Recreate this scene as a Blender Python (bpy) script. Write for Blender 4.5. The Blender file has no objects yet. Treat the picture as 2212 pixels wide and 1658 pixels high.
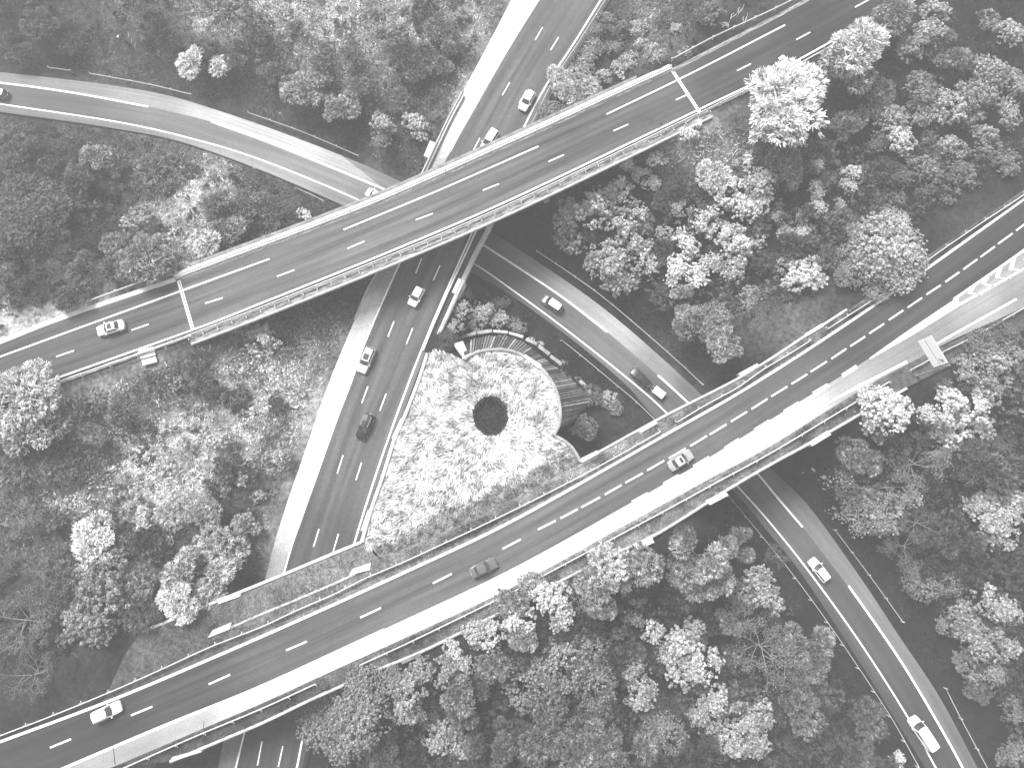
import bpy, math, random
import numpy as np
from mathutils import Vector, Matrix
from mathutils.geometry import delaunay_2d_cdt

random.seed(7)
RNG = np.random.default_rng(7)
S = bpy.context.scene
COL = S.collection
R = math.radians

# ------------------------------------------------------------------ camera, sky, sun, exposure
CAM_H = 118.0
TILT = R(10.5)
FOC = 1475.0                       # focal length in units of a 2212 px wide picture
cam_d = bpy.data.cameras.new('camera')
cam_d.sensor_width = 36.0
cam_d.lens = FOC / 2212.0 * 36.0
cam_d.clip_end = 2000
cam = bpy.data.objects.new('camera', cam_d)
COL.objects.link(cam)
cam.location = (0, 0, CAM_H)
cam.rotation_euler = (TILT, 0, 0)
S.camera = cam

SUN_EL, SUN_ROT = R(52), R(-35)    # sun high, from the top left of the picture
W = bpy.data.worlds.new('World')
S.world = W
W.use_nodes = True
nt = W.node_tree
nt.nodes.clear()
wo = nt.nodes.new('ShaderNodeOutputWorld')
wb = nt.nodes.new('ShaderNodeBackground')
sky = nt.nodes.new('ShaderNodeTexSky')
sky.sky_type = 'NISHITA'
sky.sun_disc = False
sky.sun_elevation = SUN_EL
sky.sun_rotation = SUN_ROT
bw = nt.nodes.new('ShaderNodeRGBToBW')
nt.links.new(sky.outputs[0], bw.inputs[0])
nt.links.new(bw.outputs[0], wb.inputs[0])
wb.inputs[1].default_value = 0.07
nt.links.new(wb.outputs[0], wo.inputs[0])

sd = bpy.data.lights.new('sun', 'SUN')
sd.energy = 1.5
sd.angle = R(28)
sd.color = (1, 1, 1)
sun = bpy.data.objects.new('sun', sd)
COL.objects.link(sun)
sdir = Vector((math.sin(SUN_ROT) * math.cos(SUN_EL), math.cos(SUN_ROT) * math.cos(SUN_EL), math.sin(SUN_EL)))
sun.rotation_euler = sdir.to_track_quat('Z', 'Y').to_euler()
sun.location = (0, 0, 150)

S.view_settings.view_transform = 'Standard'
S.view_settings.look = 'None'
S.view_settings.gamma = 1
S.view_settings.use_curve_mapping = False
S.view_settings.exposure = 2.35
S.render.engine = 'CYCLES'
S.cycles.max_bounces = 5
S.cycles.diffuse_bounces = 3
S.cycles.transmission_bounces = 4
S.cycles.volume_bounces = 1

# ------------------------------------------------------------------ picture <-> place
CT, ST = math.cos(TILT), math.sin(TILT)

def P(px, py, z):
    """the point of height z seen at a pixel of the 2212 x 1658 picture (numpy friendly)"""
    u = (np.asarray(px, float) - 1106.0) / FOC
    v = (829.0 - np.asarray(py, float)) / FOC
    dx = u
    dy = ST + v * CT
    dz = -CT + v * ST
    t = (np.asarray(z, float) - CAM_H) / dz
    return np.stack([dx * t, dy * t, np.zeros_like(dx * t) + z], -1)

def proj(x, y, z):
    dz = z - CAM_H
    d = ST * y - CT * dz
    v = (CT * y + ST * dz) / d
    return 1106.0 + FOC * x / d, 829.0 - FOC * v

def spline(pts, n=10):
    """Catmull-Rom through 2D/3D points"""
    p = np.array(pts, float)
    if len(p) < 3:
        t = np.linspace(0, 1, n + 1)[:, None]
        return p[0] * (1 - t) + p[1] * t
    q = np.vstack([2 * p[0] - p[1], p, 2 * p[-1] - p[-2]])
    out = []
    for i in range(1, len(q) - 2):
        t = np.linspace(0, 1, n, endpoint=False)[:, None]
        a, b, c, d = q[i - 1], q[i], q[i + 1], q[i + 2]
        out.append(0.5 * ((2 * b) + (-a + c) * t + (2 * a - 5 * b + 4 * c - d) * t ** 2 + (-a + 3 * b - 3 * c + d) * t ** 3))
    out.append(p[-1:])
    return np.vstack(out)

def resample(p, n):
    d = np.r_[0, np.cumsum(np.linalg.norm(np.diff(p, axis=0), axis=1))]
    s = np.linspace(0, d[-1], n)
    return np.stack([np.interp(s, d, p[:, k]) for k in range(p.shape[1])], -1)

def plen(p):
    return float(np.linalg.norm(np.diff(p, axis=0), axis=1).sum())

def ext(pts, a=300, b=300):
    p = [tuple(q) for q in pts]
    def go(p0, p1, d):
        v = np.subtract(p1, p0)
        v = v / np.linalg.norm(v) * d
        return (p1[0] + v[0], p1[1] + v[1])
    if a: p = [go(p[1], p[0], a)] + p
    if b: p = p + [go(p[-2], p[-1], b)]
    return p

def wcurve(pts, z, step=1.0):
    c = spline(pts)
    zz = z if not callable(z) else z(c[:, 0], c[:, 1])
    w = P(c[:, 0], c[:, 1], zz)
    return resample(w, max(2, int(plen(w) / step) + 1))

# ------------------------------------------------------------------ numpy value noise
_NG = RNG.random((256, 256))
def vnoise(x, y, s=1.0, o=0):
    x = np.asarray(x) / s + 17.3 * o + 500
    y = np.asarray(y) / s + 41.7 * o + 500
    xi, yi = np.floor(x).astype(int), np.floor(y).astype(int)
    fx, fy = x - xi, y - yi
    fx, fy = fx * fx * (3 - 2 * fx), fy * fy * (3 - 2 * fy)
    g = lambda a, b: _NG[a % 256, b % 256]
    return (g(xi, yi) * (1 - fx) + g(xi + 1, yi) * fx) * (1 - fy) + (g(xi, yi + 1) * (1 - fx) + g(xi + 1, yi + 1) * fx) * fy
def fbm(x, y, s, o=0, n=4):
    t, a, k = 0, 1.0, 0
    for i in range(n):
        t = t + a * vnoise(x, y, s / 2 ** i, o + i)
        k += a
        a *= 0.55
    return t / k
def smooth(t):
    t = np.clip(t, 0, 1)
    return t * t * (3 - 2 * t)

# ------------------------------------------------------------------ materials (all grey: the place is seen in black and white)
def new_mat(name):
    m = bpy.data.materials.new(name)
    m.use_nodes = True
    t = m.node_tree
    b = t.nodes['Principled BSDF']
    return m, t, b

def ramp(t, src, lo, hi, a=0.3, b=0.7):
    r = t.nodes.new('ShaderNodeMapRange')
    r.inputs[1].default_value = a
    r.inputs[2].default_value = b
    r.inputs[3].default_value = lo
    r.inputs[4].default_value = hi
    t.links.new(src, r.inputs[0])
    return r.outputs[0]

def noise(t, vec, scale, detail=4, rough=0.6):
    n = t.nodes.new('ShaderNodeTexNoise')
    n.inputs['Scale'].default_value = scale
    n.inputs['Detail'].default_value = detail
    n.inputs['Roughness'].default_value = rough
    if vec is not None: t.links.new(vec, n.inputs['Vector'])
    return n.outputs[0]

def mth(t, op, a, b):
    n = t.nodes.new('ShaderNodeMath')
    n.operation = op
    for i, v in enumerate((a, b)):
        if isinstance(v, (int, float)): n.inputs[i].default_value = v
        else: t.links.new(v, n.inputs[i])
    return n.outputs[0]

def pos(t, sx=1, sy=1, sz=1, src='Object'):
    tc = t.nodes.new('ShaderNodeTexCoord')
    mp = t.nodes.new('ShaderNodeMapping')
    mp.inputs['Scale'].default_value = (sx, sy, sz)
    t.links.new(tc.outputs[src], mp.inputs[0])
    return mp.outputs[0]

def grey_mat(name, val, var=0.25, scale=0.6, fine=6.0, rough=0.8, spec=0.3, bump=0.0):
    m, t, b = new_mat(name)
    v = pos(t)
    a = ramp(t, noise(t, v, scale), 1 - var, 1 + var)
    c = ramp(t, noise(t, v, fine, 3), 1 - var * .7, 1 + var * .7)
    t.links.new(mth(t, 'MULTIPLY', mth(t, 'MULTIPLY', a, c), val), b.inputs['Base Color'])
    b.inputs['Roughness'].default_value = rough
    b.inputs['Specular IOR Level'].default_value = spec
    if bump:
        bp = t.nodes.new('ShaderNodeBump')
        bp.inputs['Strength'].default_value = bump
        bp.inputs['Distance'].default_value = 0.05
        t.links.new(c, bp.inputs['Height'])
        t.links.new(bp.outputs[0], b.inputs['Normal'])
    return m

def asphalt_mat(name, val, streak=0.22, scale_u=1.1):
    """asphalt: UV is metres across / metres along, so wheel tracks run with the road; attribute 'tone' = wear plus painted vignette"""
    m, t, b = new_mat(name)
    uv = pos(t, scale_u, 0.03, 1, 'UV')
    st = ramp(t, noise(t, uv, 1.0, 3, 0.5), 1 - streak, 1 + streak)
    o = pos(t)
    pt = ramp(t, noise(t, o, 0.12, 3), 0.93, 1.07)
    fi = mth(t, 'MULTIPLY', ramp(t, noise(t, o, 5.0, 3, 0.9), 0.72, 1.28, .35, .65), ramp(t, noise(t, o, 0.9, 4, 0.7), 0.92, 1.08))
    at = t.nodes.new('ShaderNodeAttribute')
    at.attribute_name = 'tone'
    x = mth(t, 'MULTIPLY', mth(t, 'MULTIPLY', st, pt), mth(t, 'MULTIPLY', fi, val))
    x = mth(t, 'MULTIPLY', x, at.outputs['Fac'])
    t.links.new(x, b.inputs['Base Color'])
    b.inputs['Roughness'].default_value = 0.9
    b.inputs['Specular IOR Level'].default_value = 0.15
    return m

def paint_mat(name, val, rough=0.35, coat=0.3):
    m, t, b = new_mat(name)
    b.inputs['Base Color'].default_value = (val, val, val, 1)
    b.inputs['Roughness'].default_value = rough
    b.inputs['Coat Weight'].default_value = coat
    b.inputs['Coat Roughness'].default_value = 0.08
    return m

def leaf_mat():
    """foliage: the tree's own colour (object colour) times leaf variation with painted inner-crown shade (attribute tone)"""
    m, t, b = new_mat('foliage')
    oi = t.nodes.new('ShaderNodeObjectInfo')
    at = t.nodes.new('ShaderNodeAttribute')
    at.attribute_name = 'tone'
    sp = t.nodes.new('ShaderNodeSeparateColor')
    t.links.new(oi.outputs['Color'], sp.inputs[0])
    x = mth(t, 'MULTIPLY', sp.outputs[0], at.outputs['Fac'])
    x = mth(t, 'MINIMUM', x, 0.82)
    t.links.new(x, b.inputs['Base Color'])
    b.inputs['Roughness'].default_value = 0.7
    b.inputs['Specular IOR Level'].default_value = 0.25
    tr = t.nodes.new('ShaderNodeBsdfTranslucent')
    t.links.new(x, tr.inputs[0])
    mx = t.nodes.new('ShaderNodeMixShader')
    mx.inputs[0].default_value = 0.18
    t.links.new(b.outputs[0], mx.inputs[1])
    t.links.new(tr.outputs[0], mx.inputs[2])
    t.links.new(mx.outputs[0], t.nodes['Material Output'].inputs[0])
    return m

def tone_mat(name, mul=1.0, fine=3.0, var=0.35):
    """ground cover: colour of the vegetation from attribute 'tone'"""
    m, t, b = new_mat(name)
    at = t.nodes.new('ShaderNodeAttribute')
    at.attribute_name = 'tone'
    v = pos(t)
    f = ramp(t, noise(t, v, fine, 6, 0.75), 1 - var, 1 + var)
    x = mth(t, 'MAXIMUM', mth(t, 'MULTIPLY', mth(t, 'MULTIPLY', at.outputs['Fac'], f), mul), 0.008)
    t.links.new(mth(t, 'MINIMUM', x, 0.82), b.inputs['Base Color'])
    b.inputs['Roughness'].default_value = 0.95
    b.inputs['Specular IOR Level'].default_value = 0.1
    return m

M = {}
M['leaf'] = leaf_mat()
M['bark'] = grey_mat('bark', 0.13, 0.3, 1.5, 9)
M['pale_bark'] = grey_mat('pale_bark', 0.17, 0.3, 1.5, 9)
M['ground'] = tone_mat('ground_cover', 1.0, 1.3, 0.9)
M['verge'] = tone_mat('verge_grass', 1.0, 1.6, 0.85)
M['under'] = tone_mat('undergrowth', 1.0, 0.8, 0.3)
M['asphalt'] = asphalt_mat('asphalt', 0.078, 0.34, 0.8)
M['asphalt_light'] = asphalt_mat('light_asphalt', 0.115, 0.2)
M['asphalt_bridge'] = asphalt_mat('bridge_asphalt', 0.080, 0.42, 0.8)
M['concrete_road'] = asphalt_mat('pale_shoulder_surface', 0.45, 0.10, 0.6)
M['concrete'] = grey_mat('concrete', 0.42, 0.25, 0.7, 5, bump=0.2)
M['concrete_stained'] = asphalt_mat('stained_concrete', 0.26, 0.55, 2.5)
def stained():
    m, t, b = new_mat('streaked_concrete')
    a = noise(t, pos(t, 3.0, 0.35, 1, 'UV'), 1.0, 5, .7)
    c = noise(t, pos(t, 9.0, 0.9, 1, 'UV'), 1.0, 4, .7)
    x = mth(t, 'MULTIPLY', ramp(t, a, .04, .34, .38, .62), ramp(t, c, .55, 1.4, .35, .65))
    t.links.new(x, b.inputs['Base Color'])
    b.inputs['Roughness'].default_value = .9
    return m
M['concrete_stained'] = stained()
M['rib_pale'] = grey_mat('weathered_rib', 0.30, 0.4, 0.9, 7)
M['rib_dark'] = grey_mat('dark_rib', 0.07, 0.4, 0.9, 7)
M['concrete_mid'] = grey_mat('grey_concrete', 0.26, 0.35, 0.9, 5, bump=0.2)
M['concrete_dark'] = grey_mat('weathered_concrete', 0.15, 0.4, 0.8, 6)
M['concrete_white'] = grey_mat('pale_concrete', 0.62, 0.12, 0.9, 7)
M['line'] = grey_mat('road_paint', 0.72, 0.16, 0.8, 5, rough=0.6)
M['joint'] = grey_mat('joint_filler', 0.03, 0.2, 1, 5)
M['steel'] = paint_mat('galvanised_steel', 0.5, 0.5, 0)
M['steel_dark'] = paint_mat('dull_steel', 0.2, 0.5, 0)
M['rib'] = grey_mat('old_timber', 0.15, 0.45, 0.9, 7)
M['water'] = paint_mat('dark_water', 0.004, 0.9, 0)
M['water'].node_tree.nodes['Principled BSDF'].inputs['Specular IOR Level'].default_value = 0.05
M['car_white'] = paint_mat('white_car_paint', 0.78)
M['car_silver'] = paint_mat('silver_car_paint', 0.5)
M['car_mid'] = paint_mat('mid_grey_car_paint', 0.30, 0.3, 0.5)
M['car_black'] = paint_mat('black_car_paint', 0.008, 0.3, 0.12)
M['car_grey'] = paint_mat('dark_grey_car_paint', 0.10, 0.3, 0.5)
M['glass'] = paint_mat('car_glass', 0.035, 0.12, 0.4)
M['rubber'] = paint_mat('tyre_rubber', 0.015, 0.9, 0)
M['lamp'] = paint_mat('lamp_lens', 0.75, 0.15, 0.5)
M['tail'] = paint_mat('tail_lens', 0.15, 0.2, 0.5)
M['plastic'] = paint_mat('black_plastic', 0.02, 0.6, 0)
M['sign'] = paint_mat('sign_face', 0.8, 0.5, 0)
M['sign_mark'] = paint_mat('sign_marking', 0.05, 0.6, 0)

# ------------------------------------------------------------------ mesh helpers
def mesh_np(name, V, F, tone=None, uv=None, smooth_s=False):
    me = bpy.data.meshes.new(name)
    V = np.asarray(V, np.float32)
    F = np.asarray(F, np.int32)
    k = F.shape[1]
    me.vertices.add(len(V))
    me.vertices.foreach_set('co', V.ravel())
    me.loops.add(F.size)
    me.loops.foreach_set('vertex_index', F.ravel())
    me.polygons.add(len(F))
    me.polygons.foreach_set('loop_start', np.arange(0, F.size, k, dtype=np.int32))
    me.polygons.foreach_set('loop_total', np.full(len(F), k, np.int32))
    if smooth_s: me.polygons.foreach_set('use_smooth', np.ones(len(F), bool))
    me.update(calc_edges=True)
    if tone is not None:
        a = me.attributes.new('tone', 'FLOAT', 'POINT')
        a.data.foreach_set('value', np.asarray(tone, np.float32).ravel())
    if uv is not None:
        l = me.uv_layers.new(name='UVMap')
        l.data.foreach_set('uv', np.asarray(uv, np.float32)[F.ravel()].ravel())
    return me

def link(name, me, mat=None, parent=None, color=None):
    o = bpy.data.objects.new(name, me)
    COL.objects.link(o)
    if mat is not None and me is not None and not me.materials: me.materials.append(mat)
    if parent is not None: o.parent = parent
    if color is not None: o.color = (color, color, color, 1)
    return o

def thing(name, label, cat, loc=(0, 0, 0), rz=0, group=None):
    o = bpy.data.objects.new(name, None)
    o.empty_display_size = 0.5
    COL.objects.link(o)
    o.location = loc
    o.rotation_euler = (0, 0, rz)
    o['label'] = label
    o['category'] = cat
    if group: o['group'] = group
    return o

def tag(o, label=None, cat=None, group=None, kind=None):
    if label: o['label'] = label
    if cat: o['category'] = cat
    if group: o['group'] = group
    if kind: o['kind'] = kind
    return o

class MB:
    """collects simple solids into one mesh"""
    def __init__(s): s.v, s.f = [], []
    def add(s, v, f):
        k = len(s.v)
        s.v += [tuple(map(float, q)) for q in v]
        s.f += [tuple(i + k for i in q) for q in f]
        return s
    def box(s, c, d, rz=0, tilt=None):
        x, y, z = d[0] / 2, d[1] / 2, d[2] / 2
        m = Matrix.Rotation(rz, 3, 'Z')
        if tilt: m = m @ Matrix.Rotation(tilt, 3, 'Y')
        v = [m @ Vector((a * x, b * y, e * z)) + Vector(c) for a in (-1, 1) for b in (-1, 1) for e in (-1, 1)]
        return s.add(v, [(0, 1, 3, 2), (4, 6, 7, 5), (0, 4, 5, 1), (2, 3, 7, 6), (0, 2, 6, 4), (1, 5, 7, 3)])
    def tube(s, pts, r, n=6, cap=True):
        pts = [Vector(p) for p in pts]
        rr = r if hasattr(r, '__len__') else [r] * len(pts)
        v, f = [], []
        for i, p in enumerate(pts):
            d = (pts[min(i + 1, len(pts) - 1)] - pts[max(i - 1, 0)]).normalized()
            a = d.orthogonal().normalized() if abs(d.z) < 0.99 else Vector((1, 0, 0))
            b = d.cross(a).normalized()
            for k in range(n):
                t = 2 * math.pi * k / n
                v.append(p + (a * math.cos(t) + b * math.sin(t)) * rr[i])
        for i in range(len(pts) - 1):
            for k in range(n):
                f.append((i * n + k, i * n + (k + 1) % n, (i + 1) * n + (k + 1) % n, (i + 1) * n + k))
        if cap:
            f.append(tuple(range(n))[::-1])
            f.append(tuple((len(pts) - 1) * n + k for k in range(n)))
        return s.add(v, f)
    def mesh(s, name, sm=False):
        me = bpy.data.meshes.new(name)
        me.from_pydata(s.v, [], s.f)
        if sm: me.polygons.foreach_set('use_smooth', [True] * len(me.polygons))
        me.update()
        return me
    def build(s, name, mat, parent=None, sm=False):
        return link(name, s.mesh(name, sm), mat, parent)

def ribbon(name, A, B, mat, parent=None, dz=0, across=1, tone=None, z=0.0, raw=False):
    """sheet between two picture curves of the same height; UV in metres, tone(px,py) = surface tone, on roads wear plus painted vignette"""
    a = A if raw else wcurve(A, z)
    b = B if raw else wcurve(B, z)
    n = max(2, int(max(plen(a), plen(b)) / 1.2))
    a, b = resample(a, n), resample(b, n)
    k = across
    V, U = [], []
    s = np.r_[0, np.cumsum(np.linalg.norm(np.diff((a + b) / 2, axis=0), axis=1))]
    w = np.linalg.norm(a - b, axis=1)
    for j in range(k + 1):
        t = j / k
        V.append(a * (1 - t) + b * t)
        U.append(np.stack([w.mean() * t + np.zeros(n), s], -1))
    V = np.concatenate(V)
    V[:, 2] += dz
    U = np.concatenate(U)
    F = []
    for j in range(k):
        i = np.arange(n - 1)
        F.append(np.stack([j * n + i, j * n + i + 1, (j + 1) * n + i + 1, (j + 1) * n + i], -1))
    F = np.concatenate(F)
    # faces up
    q = V[F[0]]
    if np.cross(q[1] - q[0], q[2] - q[0])[2] < 0: F = F[:, ::-1]
    px, py = proj(V[:, 0], V[:, 1], V[:, 2])
    T = tone(px, py) if tone is not None else np.ones(len(V))
    return link(name, mesh_np(name, V, F, T, U), mat, parent)

def offset(c, d):
    """shift a world polyline sideways (left of its direction is positive)"""
    t = np.gradient(c[:, :2], axis=0)
    t /= np.linalg.norm(t, axis=1)[:, None] + 1e-9
    o = c.copy()
    o[:, 0] += -t[:, 1] * d
    o[:, 1] += t[:, 0] * d
    return o

def strip(name, pts, z, w, mat, parent, dz=0.008):
    """painted line of width w along a picture curve, with rounded-looking square ends"""
    c = wcurve(pts, z, 1.0)
    return ribbon(name, offset(c, w / 2), offset(c, -w / 2), mat, parent, dz, 1, None, raw=True)

def sweep(name, c, prof, mat, parent, uvtone=False, closed=True):
    """sweep a cross-section [(side, up)...] along a world polyline"""
    n, k = len(c), len(prof)
    t = np.gradient(c[:, :2], axis=0)
    t /= np.linalg.norm(t, axis=1)[:, None] + 1e-9
    nx, ny = -t[:, 1], t[:, 0]
    V = np.concatenate([np.stack([c[:, 0] + nx * a, c[:, 1] + ny * a, c[:, 2] + b], -1) for a, b in prof])
    i = np.arange(n - 1)
    F = []
    for j in range(k if closed else k - 1):
        m = (j + 1) % k
        F.append(np.stack([j * n + i, j * n + i + 1, m * n + i + 1, m * n + i], -1))
    F = np.concatenate(F)
    s = np.r_[0, np.cumsum(np.linalg.norm(np.diff(c, axis=0), axis=1))]
    U = np.concatenate([np.stack([a + np.zeros(n), s], -1) for a, b in prof])
    caps = np.array([[j * n for j in range(k)][:4], [j * n + n - 1 for j in range(k)][:4]][:2]) if k == 4 and closed else None
    if caps is not None: F = np.vstack([F, caps[0][None, ::-1], caps[1][None]])
    me = mesh_np(name, V, F, np.ones(len(V)), U)
    me.validate()
    o = link(name, me, mat, parent)
    return o

def wall(name, pts, z, h, th, mat, parent, step=1.0):
    return sweep(name, wcurve(pts, z, step), [(-th / 2, -h), (th / 2, -h), (th / 2, 0), (-th / 2, 0)], mat, parent)

# ------------------------------------------------------------------ the roads as traced curves
ZU, ZL, ZA, ZB = 12.8, 12.8, 6.5, 0.0

U_top = ext([(0, 739), (128, 689), (379, 605), (566, 535), (702, 484), (856, 422), (1115, 306), (1450, 152), (1663, 43), (1743, 0)])
U_bot = ext([(0, 861), (79, 833.5), (417, 714), (566, 656), (845, 544), (1114, 428), (1507, 240), (1663, 165), (1835, 70), (1956, 2)])
L_top = ext([(0, 1597), (256, 1501), (566, 1370), (879, 1229), (1115, 1116), (1415, 947), (1644, 815), (1915, 637), (2212, 426)])
L_bot = ext([(-60, 1735), (135, 1658), (358, 1563), (566, 1479), (830, 1358), (1099, 1231), (1366, 1084), (1532, 988), (1784, 832), (1880, 772), (2068, 643), (2212, 540)])
L_sh = ext([(-60, 1778), (100, 1715), (243, 1656), (435, 1574), (566, 1518), (689, 1461), (880, 1374), (1115, 1263), (1353, 1132), (1532, 1033), (1660, 965), (1858, 843), (1960, 787), (2060, 733), (2212, 663)])
A_left = ext([(1104, 0), (1058, 90), (986, 226), (917, 371), (820, 584), (786, 645), (712, 823), (658, 977), (612, 1110), (573, 1247), (484, 1594), (471, 1658)])
A_sh = ext([(1166, 0), (1097, 110), (1031, 225), (950, 371), (865, 563), (794, 724), (756, 827), (728, 900), (687, 1017), (653, 1112), (614, 1233), (525, 1594), (509, 1658)])
A_right = ext([(1300, 0), (1237, 100), (1185, 179), (1133, 277), (1016, 517), (886, 823), (768, 1170), (663, 1571), (644, 1658)])
A_verge = ext([(1318, 0), (1256, 100), (1204, 179), (1156, 277), (1052, 491), (1000, 600), (915, 800), (870, 905), (801, 1100), (783, 1170), (680, 1571), (662, 1658)])
B_top = ext([(0, 156), (128, 170), (256, 187), (384, 212), (566, 271), (738, 336), (864, 392), (970, 450), (1050, 496), (1097, 523), (1256, 630), (1366, 717), (1494, 832), (1600, 940), (1666, 1012), (1748, 1094), (1856, 1243), (1945, 1377), (2030, 1505), (2112, 1658)])
B_bot = ext([(0, 242), (230, 275), (384, 305), (566, 369), (746, 446), (860, 500), (1010, 584), (1097, 633), (1240, 737), (1353, 832), (1420, 907), (1578, 1053), (1663, 1153), (1732, 1240), (1871, 1451), (1999, 1658)])

def wear_vignette(blobs, base=1.0):
    """surface tone of a road at picture points: patches of wear and painted vignette"""
    def f(px, py):
        num, den = base * 0.02, 0.02
        for (x, y, r, v) in blobs:
            w = np.exp(-((px - x) ** 2 + (py - y) ** 2) / (r * r))
            num = num + w * v
            den = den + w
        return num / den
    return f
def tones(pts):
    X = np.array(pts, float)
    def f(px, py):
        d = (px[:, None] - X[None, :, 0]) ** 2 + (py[:, None] - X[None, :, 1]) ** 2 + 400
        w = 1 / d ** 1.5
        return (w * X[None, :, 2]).sum(1) / w.sum(1)
    return f

def road(label, A, B, z, mat, tn, name='road', dz=0, across=8):  # tn mixes real wear with vignette darkening painted toward the corners
    o = ribbon(name, A, B, mat, None, dz, across, tn, z)
    return tag(o, label, None, None, 'structure')

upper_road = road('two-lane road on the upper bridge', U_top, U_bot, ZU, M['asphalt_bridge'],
                  tones([(0, 800, .72), (250, 720, .9), (560, 600, 1.2), (800, 500, 1.3), (1100, 380, 1.1), (1300, 280, .9), (1440, 200, .85), (1560, 150, .5), (1800, 40, .35)]))  # resurfaced and darker past the right joint; corner falloff painted in as well
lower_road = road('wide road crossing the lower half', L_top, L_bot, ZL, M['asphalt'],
                  tones([(50, 1640, .4), (200, 1580, .38), (400, 1480, .55), (620, 1400, .9), (900, 1270, 1.1), (1200, 1130, 1.25), (1500, 960, 1.1), (1700, 850, .85), (1900, 720, .55), (2200, 500, .42)]))  # darker toward both ends: vignette painted into the asphalt
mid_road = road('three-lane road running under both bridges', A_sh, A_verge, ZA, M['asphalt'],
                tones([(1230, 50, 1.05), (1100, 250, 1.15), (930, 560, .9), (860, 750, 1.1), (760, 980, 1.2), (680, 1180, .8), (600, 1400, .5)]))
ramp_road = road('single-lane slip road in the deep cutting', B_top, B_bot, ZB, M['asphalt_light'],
                 tones([(100, 200, .75), (400, 270, 1.1), (700, 370, 1.5), (850, 430, 1.1), (1080, 580, .6), (1200, 650, .8), (1350, 760, 1.1), (1430, 850, .7), (1700, 1100, .75), (1850, 1300, .5), (2050, 1600, .35)]))  # dark lower right end is vignette painted into the surface
# the slip lane that leaves the lower road at the right
slip = road('slip lane leaving the wide road', [(1532, 988), (1784, 832), (1880, 772), (2068, 643), (2212, 540), (2500, 335)],
            [(1532, 1033), (1660, 965), (1858, 843), (1960, 787), (2060, 733), (2212, 663), (2500, 520)], ZL, M['asphalt_light'],
            tones([(1532, 1010, 6.0), (1640, 945, 5.5), (1700, 900, 4.6), (1760, 880, 3.2), (1830, 835, 2.1), (1920, 780, 1.6), (2000, 730, 1.35), (2110, 630, 2.0), (2200, 570, 2.0), (2200, 630, 1.4)]), dz=-0.004)
# ------------------------------------------------------------------ shoulders
def child_ribbon(name, A, B, z, mat, parent, tn=None, dz=0.0, across=3):
    return ribbon(name, A, B, mat, parent, dz, across, tn, z)
child_ribbon('shoulder', L_bot[:9], [(-350, 1890)] + L_sh[1:11], ZL, M['concrete_road'], lower_road,
             tones([(60, 1720, .45), (250, 1620, .5), (420, 1560, .62), (520, 1520, .9), (700, 1440, 1.4), (1000, 1300, 1.5), (1300, 1150, 1.5), (1560, 990, 1.5)]))
strip('kerb_strip', [(-200, 812), (0, 738), (128, 688), (379, 603)], ZU, 0.75, M['concrete_white'], upper_road, 0.03)
child_ribbon('shoulder', A_left, A_sh, ZA, M['concrete_road'], mid_road,
             tones([(1130, 20, .9), (1060, 130, 1.3), (990, 280, 1.2), (930, 360, .6), (840, 600, .5), (800, 680, .9), (740, 830, 1.4), (680, 990, 1.4), (620, 1130, .9), (590, 1230, .5), (500, 1620, .3)]))

bl_top = [(-300, 146), (0, 179), (256, 218), (456, 263), (566, 302), (700, 355), (833, 410)]
child_ribbon('shoulder', [(-300, 122)] + B_top[1:7], bl_top, ZB, M['asphalt_light'], ramp_road, tones([(0, 165, 1.3), (150, 185, 1.5), (330, 215, 1.9), (470, 250, 3.0), (620, 305, 3.2), (760, 360, 2.6), (850, 400, 1.6)]), 0.004)
child_ribbon('shoulder', [(1097, 523), (1256, 630), (1366, 717), (1494, 832), (1540, 880)], [(1070, 544), (1115, 575), (1215, 642), (1312, 717), (1421, 810), (1489, 872), (1520, 900)], ZB, M['asphalt_light'], ramp_road, tones([(1090, 540, .8), (1150, 570, 1.3), (1250, 640, 2.0), (1340, 715, 2.7), (1420, 785, 1.6), (1500, 850, .9)]), 0.004)
child_ribbon('shoulder', [(1666, 1012), (1748, 1094), (1856, 1243), (1945, 1377), (2030, 1505), (2112, 1658), (2200, 1820)], [(1640, 1028), (1680, 1075), (1734, 1138), (1836, 1270), (1890, 1345), (1953, 1438), (2022, 1553.5), (2080, 1658), (2165, 1830)], ZB, M['asphalt_light'], ramp_road, tones([(1680, 1050, .9), (1760, 1120, 1.2), (1850, 1250, 1.3), (1950, 1400, 1.1), (2080, 1620, .8)]), 0.004)
child_ribbon('shoulder', [(-300, 196), (0, 227), (256, 267), (420, 303), (566, 348), (758, 426), (860, 475)], [(-300, 212), (0, 242), (230, 272), (384, 303), (566, 368), (746, 446), (840, 490)], ZB, M['asphalt_light'], ramp_road, tones([(0, 235, 1.1), (250, 270, 1.3), (450, 325, 1.9), (620, 385, 2.0), (740, 430, 1.3)]), 0.004)
for pts in ([(1453, 155), (1663, 46), (1743, 3), (1850, -57)],):
    c_ = wcurve(pts, ZU)
    ribbon('gutter', offset(c_, -.1), offset(c_, .55), M['concrete_stained'], upper_road, 0.02, 1, None, raw=True)
c_ = wcurve([(-100, 900), (0, 866), (79, 838), (410, 720)], ZU)
ribbon('gutter', offset(c_, -.6), offset(c_, 0), M['concrete_stained'], upper_road, 0.02, 1, None, raw=True)
c_ = wcurve([(1515, 241), (1663, 169), (1835, 74), (1956, 6), (2080, -65)], ZU)
ribbon('gutter', offset(c_, -.35), offset(c_, 0), M['concrete_dark'], upper_road, 0.02, 1, None, raw=True)
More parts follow.
